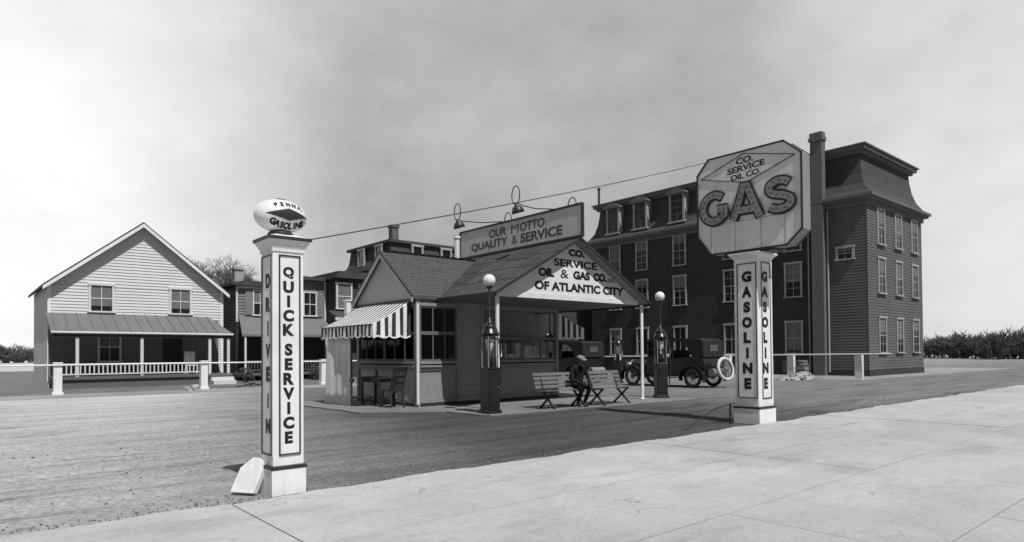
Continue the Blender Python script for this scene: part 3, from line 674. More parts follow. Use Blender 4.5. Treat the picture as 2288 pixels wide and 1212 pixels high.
stack_text(q, 'QUICK', 2.562, .118, [2.290-.144*k for k in range(5)], .120, lambda u, v: (u, py0-.0065, v), .055)
stack_text(q, 'SERVICE', 2.562, .118, [1.517-.147*k for k in range(7)], .122, lambda u, v: (u, py0-.0065, v), .055)
q.build('lettering', M_black, pn, fixn=False)
f2 = lambda u, v, t: (px0-t, py1+py0-u, v)     # u runs to the viewer's right on the -X face
pn2 = sign_panel(P, f2, py0+.030, py1-.015, .400, 2.408, .014)
q = MB(); uc = (py0+.030+py1-.015)/2; k2 = lambda u, v: (px0-.0065, py1+py0-u, v)
tz = [2.225, 1.985, 1.745, 1.515, 1.285]
stack_text(q, 'DRIVE', uc+.03, .12, tz, .15, k2, .075); stack_text(q, 'IN', uc+.03, .12, [1.02, .765], .15, k2, .075)
q.build('lettering', M_black, pn2, fixn=False)
# oval globe
gx, gy, gz, ga, gb, gc = 2.543, 6.61, 2.825, .270, .18, .172
q = MB(); q.sphere((0, 0, 0), 1, 40, 24, sc=(ga, gb, gc)); q.xf(Matrix.Translation((gx, gy, gz))); gl = q.build('globe', M_opal, P)
q = MB(); q.lathe([(.001, 2.62), (.125, 2.62), (.125, 2.645), (.10, 2.668), (.001, 2.668)], (gx, gy, 0), 24); q.build('globe_collar', M_dkpaint, P)
q = MB(); q.lathe([(.001, 2.97), (.055, 2.97), (.062, 2.985), (.05, 3.0), (.001, 3.004)], (gx, gy, 0), 20); q.build('globe_cap', M_dkpaint, P)
def onglobe(u, v, e=.0035):
    k = max(.02, 1-(u/ga)**2-(v/gc)**2); return (gx+u, gy-gb*math.sqrt(k)-e, gz+v)
q = MB(); n = 14
for i in range(n):
    for j in range(n):
        pts = []
        for a, b in ((i, j), (i+1, j), (i+1, j+1), (i, j+1)):
            s_, t_ = a/n, b/n; pts.append(onglobe((s_-t_)*.222+.024, (s_+t_-1)*.062-.006))
        q.poly(pts, 0, True)
q.build('diamond', M_dkpaint, gl, fixn=False)
q = MB()
def arc_text(txt, us, zf, h, bold):
    for ch, u in zip(txt, us):
        asp = glyphs(ch, bold)[2]; wd = min(asp*h*1.05, h*.95); z = zf(u); sl2 = (zf(u+.01)-zf(u-.01))/.02
        if ch == '.': put_text(q, '.', u-.007, u+.007, z-h/2, z-h/2+.014, onglobe, bold); continue
        vs, fs, _ = glyphs(ch, bold)
        bm = bmesh.new(); bv = [bm.verts.new((x, y, 0)) for x, y in vs]
        for f in fs:
            try: bm.faces.new([bv[i] for i in f])
            except ValueError: pass
        bmesh.ops.triangulate(bm, faces=bm.faces); bmesh.ops.subdivide_edges(bm, edges=bm.edges, cuts=2, use_grid_fill=True); bm.verts.index_update()
        vs = [(v.co.x, v.co.y) for v in bm.verts]; fs = [tuple(v.index for v in f.verts) for f in bm.faces]; bm.free()
        q.mesh([onglobe(u+(x-.5)*wd-(y-.5)*h*sl2*.6, z+(y-.5)*h+(x-.5)*wd*sl2, .0045) for x, y in vs], fs)
arc_text('PENNA.', [-.100, -.040, .022, .084, .142, .178], lambda u: .101-1.1*(u-.02)**2, .046, .05)
arc_text('GASOLINE', [-.128, -.083, -.037, .009, .054, .092, .134, .180], lambda u: -.116+1.6*(u-.02)**2, .058, .06)
q.build('lettering', M_black, gl, fixn=False)

# leaning white slab
ls = MB(); nn = Vector((-.776, -.531, .339))
poly = [Vector(p) for p in ((2.150, 6.822, .022), (2.300, 6.600, .022), (2.392, 6.612, .232), (2.400, 6.640, .318), (2.386, 6.692, .352), (2.352, 6.748, .355), (2.251, 6.830, .252), (2.184, 6.834, .100))]
ls.poly(poly); ls.poly([p-nn*.06*(0 if False else 1) + Vector((0, 0, .0)) for p in reversed(poly)])
for i in range(len(poly)): j = (i+1) % len(poly); ls.poly([poly[i], poly[i]-nn*.06, poly[j]-nn*.06, poly[j]])
ls.xf(Matrix.Translation((-.035, -.0, .012)))
tag(ls.build('stone_slab', M_white, bevel=.012), 'white chamfered slab leaning against the QUICK SERVICE pillar', 'slab')

# ================================================================== RIGHT SIGN PILLAR with GAS board
Q = thing('sign_pillar', (11.93, 6.6, 0), 'white GASOLINE pillar carrying the big octagonal GAS board', 'sign pillar', 'white sign pillars along the sidewalk')
rx0, rx1, ry0, ry1 = 11.65, 12.215, 6.38, 6.87
px0, px1, py0, py1 = rx0, rx1, ry0, ry1
q = MB(); q.box(rx0-.03, rx1+.03, ry0-.03, ry1+.03, 0, .30); q.build('base', M_white, Q, bevel=.008)
q = MB(); q.box(rx0-.04, rx1+.04, ry0-.04, ry1+.04, .30, .335); q.build('band', M_dkpaint, Q, bevel=.004)
q = MB(); q.box(rx0, rx1, ry0, ry1, .335, 3.21); q.build('shaft', M_white, Q, bevel=.01)
q = MB(); frust(q, .01, .03, 3.20, 3.24); frust(q, .03, .075, 3.24, 3.285); frust(q, .08, .08, 3.285, 3.315); q.build('capital', M_whitew, Q)
q = MB(); q.box(11.70, 12.15, 6.05, 7.1, 3.315, 3.345); q.build('bracket', M_iron, Q)
f3 = lambda u, v, t: (rx0-t, ry1+ry0-u, v)
pn = sign_panel(Q, f3, ry0+.065, ry1-.015, .50, 3.11, .018)
tops = [2.955, 2.66, 2.365, 2.07, 1.775, 1.48, 1.185, .89]
q = MB(); stack_text(q, 'GASOLINE', (ry0+.065+ry1-.015)/2, .205, tops, .215, lambda u, v: (rx0-.0065, ry1+ry0-u, v), .07); q.build('lettering', M_black, pn, fixn=False)
pn = sign_panel(Q, lambda u, v, t: (u, ry0-t, v), rx0+.135, rx1-.085, .49, 3.13, .018)
q = MB(); stack_text(q, 'GASOLINE', rx0+.265, .25, tops, .215, lambda u, v: (u, ry0-.0065, v), .07); q.build('lettering', M_black, pn, fixn=False)
# octagon board, faces -X
SX = 11.60
octo = [(7.33, 3.355), (5.76, 3.355), (5.47, 3.62), (5.47, 5.0), (5.80, 5.285), (7.37, 5.285), (7.63, 5.0), (7.63, 3.74)]
q = MB(); q.prism(octo, lambda u, v, t: (t, u, v), SX, SX+.34, 0, 1); bd = q.build('sign_board', [M_whitew, M_frame], Q)
q = MB()
for i in range(8):
    a = Vector((SX-.006, *octo[i])); b = Vector((SX-.006, *octo[(i+1) % 8])); d = (b-a).normalized()*.012
    q.bar(a-d, b+d, .03, .028, (1, 0, 0)); a2 = a+Vector((.352, 0, 0)); b2 = b+Vector((.352, 0, 0)); q.bar(a2-d, b2+d, .03, .028, (1, 0, 0))
q.build('edge_moulding', M_dkpaint, bd)
q = MB()
for yy, zt in ((7.33, 3.93), (6.80, 3.95), (6.26, 3.93), (5.79, 3.98)): q.box(SX-.003, SX-.0005, yy-.005, yy+.005, 3.37, zt)
q.box(SX-.003, SX-.0005, 5.79, 7.33, 3.935, 3.942)
q.build('panel_seam', M_frame, bd)
q = MB(); dm = [(7.552, 4.915), (6.60, 5.235), (5.585, 4.985), (6.545, 4.665)]
for i in range(4): q.bar((SX-.004, *dm[i]), (SX-.004, *dm[(i+1) % 4]), .010, .024, (1, 0, 0))
q.build('diamond_outline', M_black, bd)
q = MB(); fs_ = lambda u, v: (SX-.005, 7.6-u, v)
def tilted(y0, y1, z0l, z1l, sh):     # box in u with a gentle rise to the right
    return lambda u, v: (SX-.005, 7.6-u, v+sh*(u-(7.6-y0)))
put_text(q, 'CO.', 7.6-6.76, 7.6-6.40, 5.04, 5.165, tilted(6.76, 0, 0, 0, .05), .03)
put_text(q, 'SERVICE', 7.6-6.95, 7.6-6.17, 4.885, 5.005, tilted(6.95, 0, 0, 0, .05), .03)
put_text(q, 'OIL CO.', 7.6-6.88, 7.6-6.25, 4.74, 4.855, tilted(6.88, 0, 0, 0, .06), .03)
q.build('lettering', M_black, bd, fixn=False)
def ribbon(mb, pts, wd, d0, d1, mi=0, caps=True):
    n = len(pts); Lp = []; Rp = []
    for i in range(n):
        p = Vector(pts[i]); a = Vector(pts[max(i-1, 0)]); c = Vector(pts[min(i+1, n-1)])
        d1_ = (p-a).normalized() if i else (c-p).normalized(); d2_ = (c-p).normalized() if i < n-1 else d1_
        n1_ = Vector((-d1_.y, d1_.x)); n2_ = Vector((-d2_.y, d2_.x)); m_ = (n1_+n2_); m_ = m_.normalized() if m_.length > 1e-5 else n1_
        k = wd/2/max(.45, m_.dot(n1_)); Lp.append(p+m_*k); Rp.append(p-m_*k)
    P3 = lambda p, dd: (SX-dd, 7.6-p.x, p.y)
    for i in range(n-1):
        mb.poly([P3(Lp[i], d1), P3(Lp[i+1], d1), P3(Rp[i+1], d1), P3(Rp[i], d1)], mi)
        mb.poly([P3(Lp[i], d0), P3(Lp[i+1], d0), P3(Lp[i+1], d1), P3(Lp[i], d1)], mi); mb.poly([P3(Rp[i], d0), P3(Rp[i+1], d0), P3(Rp[i+1], d1), P3(Rp[i], d1)], mi)
    for i in (0, n-1): mb.poly([P3(Lp[i], d0), P3(Rp[i], d0), P3(Rp[i], d1), P3(Lp[i], d1)], mi)
def earc(cx, cz, rx_, rz_, a0, a1, n): return [(cx+rx_*math.cos(R_(a0+(a1-a0)*i/n)), cz+rz_*math.sin(R_(a0+(a1-a0)*i/n))) for i in range(n+1)]
GS = [
 ('G', [earc(.375, 4.265, .255, .265, 48, 345, 26), [(.44, 4.235), (.665, 4.235)], [(.60, 4.21), (.60, 4.06)]]),
 ('A', [[(.79, 3.955), (1.015, 4.585), (1.085, 4.585), (1.345, 3.955)], [(.90, 4.13), (1.22, 4.13)]]),
 ('S', [earc(1.73, 4.43, .20, .130, 28, 232, 16)+[(1.70, 4.30), (1.78, 4.285)]+earc(1.735, 4.15, .215, .125, 62, -150, 16)]),
]
for nm, strokes in GS:
    lt = MB(); bb = MB()
    for si, st in enumerate(strokes):
        ribbon(lt, st, .196, .0, .05+.003*si, 0); 
        ribbon(lt, st[:], .122, .051+.003*si, .058+.003*si, 1)
        ln = 0; seg = [(Vector(st[i+1])-Vector(st[i])).length for i in range(len(st)-1)]; tot = sum(seg); nb = max(2, int(tot/.115)); 
        for k in range(nb):
            s_ = tot*(k+.5)/nb; i = 0
            while s_ > seg[i] and i < len(seg)-1: s_ -= seg[i]; i += 1
            p = Vector(st[i]).lerp(Vector(st[i+1]), s_/seg[i]); bb.sphere((SX-.075, 7.6-p.x, p.y), .017, 8, 6)
    o = lt.build('channel_letter', [M_dkpaint, mat('letter_face_paint', .25, .5, .25, 12, big=.2)], bd); o['label'] = 'raised channel letter %s studded with bulbs' % nm
    bb.build('bulb', M_iron, o)

# knee-high iron rail beside that pillar
K = thing('knee_rail', (11.35, 6.75, 0), 'short iron post with thin rod sloping to the ground beside the GASOLINE pillar', 'rail')
q = MB(); q.tube([(11.44, 6.86, 0), (11.44, 6.86, .40)], .022, 8); q.build('post', M_iron, K)
q = MB(); q.tube([(11.64, 6.88, .385), (11.44, 6.86, .385), (10.9, 6.85, .33), (10.3, 6.84, .15), (9.9, 6.83, .012)], .011, 8); q.build('rail', M_iron, K)

# wire between the pillars
q = MB(); a = Vector((2.80, 6.55, 2.60)); b = Vector((11.78, 7.40, 5.30)); pts = []
for i in range(25): t_ = i/24; p = a.lerp(b, t_); p.z -= .10*4*t_*(1-t_)*.5; pts.append(p)
q.tube(pts, .0065, 5); tag(q.build('overhead_wire', M_iron), 'thin dark wire strung from the left pillar to the GAS board', 'wire')

# ================================================================== FILLING STATION
ST = thing('gas_station', (12, 15, 0), 'small gabled filling station with front canopy and striped awnings', 'gas station')
XW, YF, XO, YB = 9.10, 14.40, 14.20, 17.65
ZE = 2.88
# walls
q = MB()
q.box(XW+.06, 10.38, YF+.03, YF+.09, .10, 1.06); q.box(11.24, XO-.06, YF+.03, YF+.09, .10, 1.04)     # sill panels
q.box(XW+.06, XO, YF+.02, YF+.10, 2.74, 2.90); q.box(XW+.02, XW+.10, YF+.11, YB, 2.72, 2.90)
q.box(XO-.08, XO, YF+.10, YB, .1, 2.9); q.box(XW+.10, XO-.08, YB-.08, YB, .1, 2.9)
q.build('wall', M_grpanel, ST)
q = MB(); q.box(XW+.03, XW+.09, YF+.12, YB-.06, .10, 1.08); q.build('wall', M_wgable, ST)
q = MB(); q.box(10.42, 11.24, YF+.03, YF+.10, .1, 2.74); q.clap(fY(YF+.03), 10.44, 11.22, .12, 2.72, .145, .040); q.build('clapboard_wall', M_clap, ST)
q = MB(); q.box(XW+.10, XO-.08, YF+.10, YB-.08, .1, .16); q.box(XW+.10, XO-.08, YF+.10, YB-.08, 2.86, 2.89); q.box(XW+.10, XO-.10, YB-.14, YB-.085, .16, 2.86); q.build('interior', M_inner, ST)
q = MB(); q.box(XW-.02, XO+.02, YF-.02, YB+.02, .0, .10); q.build('plinth', M_dkpaint, ST)  # plinth coloured dark to stand for the shadow along the wall base
q = MB()   # trim: corner boards, panel mouldings, sills, headers
q.box(XW-.03, XW+.08, YF-.03, YF+.10, .02, 2.90); q.box(10.36, 10.44, YF-.02, YF+.06, .1, 2.76); q.box(11.20, 11.28, YF-.02, YF+.06, .1, 2.76); q.box(XO-.07, XO+.02, YF-.02, YF+.08, .1, 2.86)
q.box(XW-.02, XW+.06, YB-.10, YB+.02, .1, 2.86)
for (a, b) in ((XW+.08, 10.36), (11.28, XO-.07)):
    q.box(a, b, YF-.01, YF+.03, .12, .20); q.box(a, b, YF-.01, YF+.03, .97, 1.05); q.box(a, b, YF-.06, YF+.05, 1.055, 1.105); q.box(a, b, YF-.04, YF+.07, 1.14, 1.21); q.box(a, b, YF-.03, YF+.05, 2.66, 2.74)
q.box(XW-.01, XW+.03, YF+.10, YB-.10, .12, .20); q.box(XW-.01, XW+.03, YF+.10, YB-.10, .97, 1.05); q.box(XW-.06, XW+.05, YF+.10, YB-.10, 1.055, 1.105); q.box(XW-.04, XW+.07, YF+.10, YB-.10, 1.14, 1.22); q.box(XW-.03, XW+.05, YF+.10, YB-.10, 2.64, 2.72)
for yy in (15.5, 16.6): q.box(XW-.008, XW+.03, yy-.05, yy+.05, .20, .97)
q.build('trim', M_frame, ST)
def station_window(fn, u0, u1, z0, z1, rail, cols_up, cols_dn, th=.05):
    a = MB(); bx_ = lambda x0, x1, w0, w1, d0, d1: a.prism([(x0, w0), (x1, w0), (x1, w1), (x0, w1)], fn, d0, d1)
    bx_(u0, u0+th, z0, z1, -.005, .05); bx_(u1-th, u1, z0, z1, -.005, .05); bx_(u0+th, u1-th, z0, z0+th, -.003, .05); bx_(u0+th, u1-th, z1-th, z1, -.003, .05)
    bx_(u0+th, u1-th, rail-.045, rail+.045, -.004, .048)
    for (c_, a0, a1) in ((cols_dn, z0+th, rail-.045), (cols_up, rail+.045, z1-th)):
        for k in c_: u = u0+(u1-u0)*k[0]; bx_(u-k[1]/2, u+k[1]/2, a0, a1, .004, .04)
    o = a.build('window', M_sash, ST); p = MB(); p.prism([(u0+th, z0+th), (u1-th, z0+th), (u1-th, z1-th), (u0+th, z1-th)], fn, .022, .026); p.build('pane', M_glass, o); return o
fnY = lambda u, v, t: (u, YF+t, v); fnX = lambda u, v, t: (XW+t, u, v)
station_window(fnY, XW+.08, 10.36, 1.21, 2.66, 1.95, [(.36, .03), (.68, .03)], [(.36, .03), (.68, .03)])
station_window(fnY, 11.28, XO-.07, 1.21, 2.66, 1.84, [], [(.27, .05), (.52, .06), (.78, .05)])
for i in range(2):
    a = YF+.10+i*1.575; station_window(fnX, a, a+1.57, 1.22, 2.64, 1.95, [(.33, .025), (.66, .025)], [(.33, .025), (.66, .025)])
# goods on the sill inside the show window, dark drapes above
ri = random.Random(21)
q = MB(); x = 11.42
for wd, ht in ((.34, .36), (.36, .38), (.18, .12), (.26, .40), (.30, .34), (.22, .3)):
    q.box(x, x+wd, YF+.09, YF+.26, 1.26, 1.26+ht*1.1); x += wd+.09
q.box(11.36, 14.0, YF+.065, YF+.5, 1.225, 1.258, 1); q.build('window_display', [M_carton, M_inner], ST)
q = MB(); vs = []; fs = []; n = 90
for i in range(n+1):
    x = 11.33+(XO-.12-11.33)*i/n; y = YF+.12+.035*math.sin(i*.9)+.02*math.sin(i*.37)
    vs += [(x, y, 1.93), (x, y, 2.64)]
for i in range(n): fs.append((2*i, 2*i+2, 2*i+3, 2*i+1))
q.mesh(vs, fs, 0, True); q.build('curtain', mat('station_drapes', .22, .95, .35, 6, stretch=(4, 4, .6)), ST, fixn=False)
# main roof and gable
RX, RZ, EL, ER, YR0, YR1 = 12.62, 4.46, 9.72, 15.50, 11.89, 18.1
sm_ = (RZ-ZE)/(RX-EL)
q = MB()
for xe in (EL, ER): q.prism([(RX, RZ-.055), (xe, ZE-.05), (xe, ZE), (RX, RZ)], lambda u, v, t: (u, t, v), YR0, YR1)
rf = q.build('roof', M_felt, ST)
q = MB()
for xe in (EL, ER): q.prism([(RX, RZ-.072), (xe, ZE-.067), (xe, ZE-.052), (RX, RZ-.057)], lambda u, v, t: (u, t, v), YR0+.004, YR0+.45)
q.build('soffit', M_grpanel, ST)  # lighter grey puts the bounced light under the eaves into the colour
q = MB(); rp = random.Random(31)    # laps and patches of roofing felt on the street slope
def on_roof(y, d, e): # d along slope from ridge
    k = 1/math.hypot(1, sm_); return (RX-d*k-e*sm_*k, y, RZ-d*sm_*k+e*k)
for (y, d, a, b) in ((15.3, 1.3, 1.3, .55), (13.4, .75, .9, .5), (14.6, 2.1, .8, .5), (16.9, 1.0, 1.0, .6), (13.2, 2.2, .7, .4), (12.6, 1.5, .5, .6)):
    pts = [(y+rp.uniform(-.08, .08)+sx*a/2, d+rp.uniform(-.08, .08)+sy*b/2) for sx, sy in ((-1, -1), (1, -1), (1, 1), (-1, 1))]
    q.prism(pts, lambda u, v, t: on_roof(u, v, t), .002, .012)
for k in range(1, 4):
    q.prism([(YR0+.02, k*.84-.01), (YR1-.02, k*.84-.01), (YR1-.02, k*.84+.03), (YR0+.02, k*.84+.03)], lambda u, v, t: on_roof(u, v, t), .001, .009)
q.build('patch', mat('roof_patch_felt', .050, .9, .35, 5, big=.3, bump=.4, bscale=12), rf)
q = MB()
for sgn, xe in ((-1, EL), (1, ER)):
    x1 = xe+sgn*.03; z1 = RZ-sm_*abs(x1-RX)
    q.prism([(RX, RZ-.062), (x1, z1-.062), (x1, z1+.012), (RX, RZ+.012)], lambda u, v, t: (u, t, v), YR0-.03, YR0-.002)
    q.box(min(xe, xe+sgn*.03), max(xe, xe+sgn*.03), YR0, YR1, ZE-.13, ZE-.005)
q.build('fascia', M_dkpaint, ST)
GY = 12.20; gz0 = 2.93
q = MB(); hb = lambda z: (RZ-.075-z)/sm_
q.prism([(RX-hb(gz0), gz0), (RX+hb(gz0), gz0), (RX, RZ-.075)], lambda u, v, t: (u, t, v), GY, GY+.06)
gb_ = q.build('gable', M_gable, ST)
q = MB(); q.box(EL+.1, ER-.1, GY-.02, GY+.08, 2.80, 2.925); q.build('gable_beam', M_whitew, ST)
q = MB(); gt = lambda u, v: (u, GY-.004, v)
put_text(q, 'CO.', 12.47, 13.10, 3.99, 4.19, gt, .065)
put_text(q, 'SERVICE', 11.92, 13.60, 3.69, 3.895, gt, .035)
put_text(q, 'OIL', 11.36, 11.93, 3.38, 3.61, gt, .065); put_text(q, '&', 12.16, 12.46, 3.38, 3.61, gt, .008); put_text(q, 'GAS', 12.64, 13.30, 3.38, 3.61, gt, .065); put_text(q, 'CO.', 13.44, 14.00, 3.38, 3.61, gt, .065)
put_text(q, 'INC.', 14.04, 14.38, 3.38, 3.50, gt, .02)
put_text(q, 'OF ATLANTIC CITY', 11.23, 14.72, 3.03, 3.265, gt, .05)
q.build('lettering', M_black, gb_, fixn=False)
q = MB(); q.box(EL+.06, ER-.06, GY+.09, YF-.03, 2.79, 2.85); q.box(XO+.02, ER-.06, YF-.03, YB, 2.79, 2.85); q.build('canopy_ceiling', mat('ceiling_paint', .14, .7, .15, 4), ST)
for xx in (9.93, 15.44):
    q = MB(); q.tube([(xx, 12.12, .03), (xx, 12.12, 2.80)], .048, 14); q.lathe([(.07, .03), (.07, .05), (.05, .07)], (xx, 12.12, 0), 14); q.build('canopy_post', M_white, ST)
q = MB(); q.box(9.05, 9.11, 14.31, 14.365, .10, 2.70); q.build('corner_board', M_whitew, ST)
q = MB(); q.tube([(15.40, 17.4, .03), (15.40, 17.4, 2.80)], .05, 12); q.build('canopy_post', M_dkpaint, ST)
# wing roof with gable towards the left
WY, WZ, WEZ, WX0 = 15.98, 4.24, 2.92, 8.93; whw = 1.66
ws = (WZ-WEZ)/whw
q = MB()
for sgn in (-1, 1): q.prism([(WY, WZ-.09), (WY+sgn*whw, WEZ-.09), (WY+sgn*whw, WEZ), (WY, WZ)], lambda u, v, t: (t, u, v), WX0, 12.35)
wr = q.build('wing_roof', M_shingle, ST)
q = MB(); r5 = random.Random(8)     # shingle courses
for k in range(16):
    d0 = k*.13+.02; kk = 1/math.hypot(1, ws)
    for sgn in (-1, 1):
        def P_(x, d, e): return (x, WY+sgn*(d*kk+e*ws*kk), WZ-d*ws*kk+e*kk)
        x = WX0+.01+r5.uniform(0, .1)
        while x < 12.2:
            wd = r5.uniform(.16, .30); e = r5.uniform(.006, .014)
            q.poly([P_(x, d0-.10, .002), P_(x+wd-.012, d0-.10, .002), P_(x+wd-.012, d0+.03, e), P_(x, d0+.03, e)]); q.poly([P_(x, d0+.03, e), P_(x+wd-.012, d0+.03, e), P_(x+wd-.012, d0+.03, 0), P_(x, d0+.03, 0)]); x += wd
q.build('shingle', M_shingle, wr, fixn=False)
q = MB()
for sgn in (-1, 1):
    y1 = WY+sgn*(whw+.02); z1 = WZ-ws*(whw+.02)
    q.prism([(WY, WZ-.17), (y1, z1-.17), (y1, z1-.045), (WY, WZ-.045)], lambda u, v, t: (t, u, v), WX0-.03, WX0-.002, 0)
    q.prism([(WY, WZ-.044), (y1, z1-.044), (y1, z1+.015), (WY, WZ+.015)], lambda u, v, t: (t, u, v), WX0-.04, WX0-.001, 1)
q.build('bargeboard', [M_wgable, M_dkpaint], ST)
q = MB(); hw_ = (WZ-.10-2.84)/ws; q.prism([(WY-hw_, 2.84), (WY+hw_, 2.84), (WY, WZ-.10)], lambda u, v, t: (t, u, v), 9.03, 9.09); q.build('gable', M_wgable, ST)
q = MB(); q.box(8.98, 9.08, 14.42, 17.58, 2.72, 2.835); q.build('gable_beam', M_dkpaint, ST)
q = MB(); q.tube([(12.0, 16.62, 3.98), (12.0, 16.62, 5.02)], .085, 14); q.lathe([(.10, 5.0), (.115, 5.02), (.115, 5.08), (.09, 5.12), (.001, 5.12)], (12.0, 16.62, 0), 14); q.build('stove_pipe', M_whitew, ST)
# awnings
def awning(name, X0, X1, z0, z1, zv, ya, yb, pitch, sgn):
    a = MB(); n = int(round((yb-ya)/(pitch/2))); dy = (yb-ya)/n; NS = 6
    cur = lambda t: (X0+(X1-X0)*t, z0+(z1-z0)*t-.05*math.sin(math.pi*t))
    for i in range(n):
        y0_, y1_ = ya+i*dy, ya+(i+1)*dy; mi = i % 2
        for k in range(NS):
            (xa, za1), (xb, zb1) = cur(k/NS), cur((k+1)/NS); a.poly([(xa, y0_, za1), (xa, y1_, za1), (xb, y1_, zb1), (xb, y0_, zb1)], mi)
        m_ = 3
        for k in range(m_):
            u0, u1 = y0_+dy*k/m_, y0_+dy*(k+1)/m_
            def vz(y): return zv+.045*abs(math.sin((y-ya)/(pitch*1.5)*math.pi))*-1+.03
            wv = lambda y: .018*math.sin(y*9)*sgn
            a.poly([(X1, u0, z1), (X1, u1, z1), (X1+wv(u1), u1, vz(u1)+.035), (X1+wv(u0), u0, vz(u0)+.035)], mi)
            a.poly([(X1+wv(u0), u0, vz(u0)+.035), (X1+wv(u1), u1, vz(u1)+.035), (X1+wv(u1), u1, vz(u1)), (X1+wv(u0), u0, vz(u0))], 0)
    nx = 10
    for yy in (ya, yb):
        for i in range(nx):
            t0, t1 = i/nx, (i+1)/nx
            for s_ in range(3):
                u0, u1 = t0+(t1-t0)*s_/3, t0+(t1-t0)*(s_+1)/3; (xa, za1), (xb, zb1) = cur(u0), cur(u1)
                vz = lambda t: zv+.015-.05*abs(math.sin(t*math.pi*3.5)); wy = lambda t: yy+.025*math.sin(t*16)
                a.poly([(xa, yy, za1), (xb, yy, zb1), (xb, wy(u1), vz(u1)+.04), (xa, wy(u0), vz(u0)+.04)], (i+1) % 2)
                a.poly([(xa, wy(u0), vz(u0)+.04), (xb, wy(u1), vz(u1)+.04), (xb, wy(u1), vz(u1)), (xa, wy(u0), vz(u0))], 0)
    o = a.build('awning', [M_asw, M_asd], ST, fixn=False); o['label'] = name
    f = MB(); f.tube([(X0, ya+.03, zv+.15), (X1, ya+.03, z1-.02), (X1, yb-.03, z1-.02), (X0, yb-.03, zv+.15)], .016, 6); f.build('awning_frame', M_iron, o)
awning('striped awning with scalloped valance on the left side', 9.03, 7.93, 2.80, 2.17, 1.84, 14.58, 17.55, .212, -1)
awning('striped awning on the right side under the canopy', 14.24, 15.50, 2.72, 2.20, 1.86, 14.50, 16.8, .212, 1)

# canvas curtain under the awning's far end, post behind
q = MB(); vs = []; fs = []; path = [(7.93, 17.26), (8.02, 16.86), (8.05, 16.50), (8.06, 16.05)]; n = 40
for i in range(n+1):
    t_ = i/n*(len(path)-1); k = min(int(t_), len(path)-2); f = t_-k; x = path[k][0]*(1-f)+path[k+1][0]*f; y = path[k][1]*(1-f)+path[k+1][1]*f
    for j in range(7):
        z = .05+1.93*j/6; vs.append((x+.010*math.sin(i*.55+.3*j)*(1-j/9)-.05*(1-j/6)**2*(1-i/n), y, z))
for i in range(n):
    for j in range(6): fs.append((i*7+j, (i+1)*7+j, (i+1)*7+j+1, i*7+j+1))
q.mesh(vs, fs, 0, True); o = q.build('canvas_curtain', M_canvas, fixn=False); so_ = o.modifiers.new('thick', 'SOLIDIFY'); so_.thickness = .008
tag(o, 'pale canvas curtain hanging under the far end of the left awning', 'curtain')
q = thing('standpipe', (8.06, 15.98, 0), 'slim dark water standpipe with valve beside the canvas curtain', 'standpipe')
a = MB(); a.tube([(8.06, 15.98, .0), (8.06, 15.98, 1.9)], .022, 8); a.build('pipe', M_iron, q); a = MB(); a.tube([(8.06, 15.90, .72), (8.06, 16.06, .72)], .045, 8); a.build('valve', M_iron, q)
q = MB(); q.box(9.0, 9.16, 18.15, 18.31, 0, 3.02); q.box(8.97, 9.19, 18.12, 18.34, 3.02, 3.06); tag(q.build('white_post', M_white), 'square white post rising behind the left awning', 'post')

# ================================================================== ROOF SIGN with goose-neck lamps
SG = thing('roof_sign', (RX, 14.5, RZ), 'long OUR MOTTO QUALITY & SERVICE sign along the roof ridge', 'sign')
sy0, sy1, sz0, sz1 = 11.84, 17.24, 4.53, 5.33
q = MB(); q.box(RX-.02, RX+.02, sy0, sy1, sz0, sz1); pnl = q.build('panel', M_motto, SG)
q = MB()
q.box(RX-.045, RX+.045, sy0-.02, sy1+.02, sz1, sz1+.055); q.box(RX-.045, RX+.045, sy0-.02, sy1+.02, sz0-.06, sz0); q.box(RX-.04, RX+.04, sy0-.05, sy0, sz0-.05, sz1+.05); q.box(RX-.04, RX+.04, sy1, sy1+.05, sz0-.05, sz1+.05)
q.build('frame', M_dkpaint, SG)
q = MB(); mt = lambda u, v: (RX-.024, 17.24-u, v)
put_text(q, 'OUR', 17.24-15.75, 17.24-14.92, 4.97, 5.23, mt, .032); put_text(q, 'M', 17.24-14.70, 17.24-14.36, 4.97, 5.23, mt, 0); put_text(q, 'OTTO', 17.24-14.30, 17.24-13.25, 4.97, 5.23, mt, .032); q.build('lettering', M_mottoink, pnl, fixn=False); q = MB()
put_text(q, 'QUALITY', 17.24-16.66, 17.24-14.86, 4.63, 4.91, mt, .032); put_text(q, '&', 17.24-14.66, 17.24-14.42, 4.65, 4.90, mt, 0); put_text(q, 'SERVICE', 17.24-14.28, 17.24-12.55, 4.63, 4.91, mt, .032)
q.build('lettering', M_mottoink, pnl, fixn=False)
def goose(yb, yh, side, dz=0):
    xo = RX+side*.62; a = MB()
    pts = [(RX, yb, sz1+.05), (RX+side*.30, yb+(yh-yb)*.5, sz1+.10), (RX+side*.52, yh-.12, sz1+.22+dz)]
    cy_, cz_ = yh+.04, sz1+.52+dz
    for k in range(13):
        an = R_(-60+300*k/12); pts.append((xo, cy_-.17*math.cos(an)*1.0, cz_+.27*math.sin(an)))
    pts.append((xo, yh-.03, sz1+.24+dz))
    a.tube(pts, .016, 7); o = a.build('lamp_arm', M_iron, SG)
    s_ = MB(); d = Vector((-side*.35, 0, -1)).normalized(); M_ = Matrix.Translation((xo, yh-.02, sz1+.13+dz)) @ d.to_track_quat('-Z', 'Y').to_matrix().to_4x4()
    s_.lathe([(.001, .17), (.045, .16), (.055, .09), (.13, .05), (.175, -.04), (.185, -.12), (.17, -.12), (.12, .02), (.001, .03)], (0, 0, 0), 18); s_.xf(M_); s_.build('lamp_shade', M_iron, o)
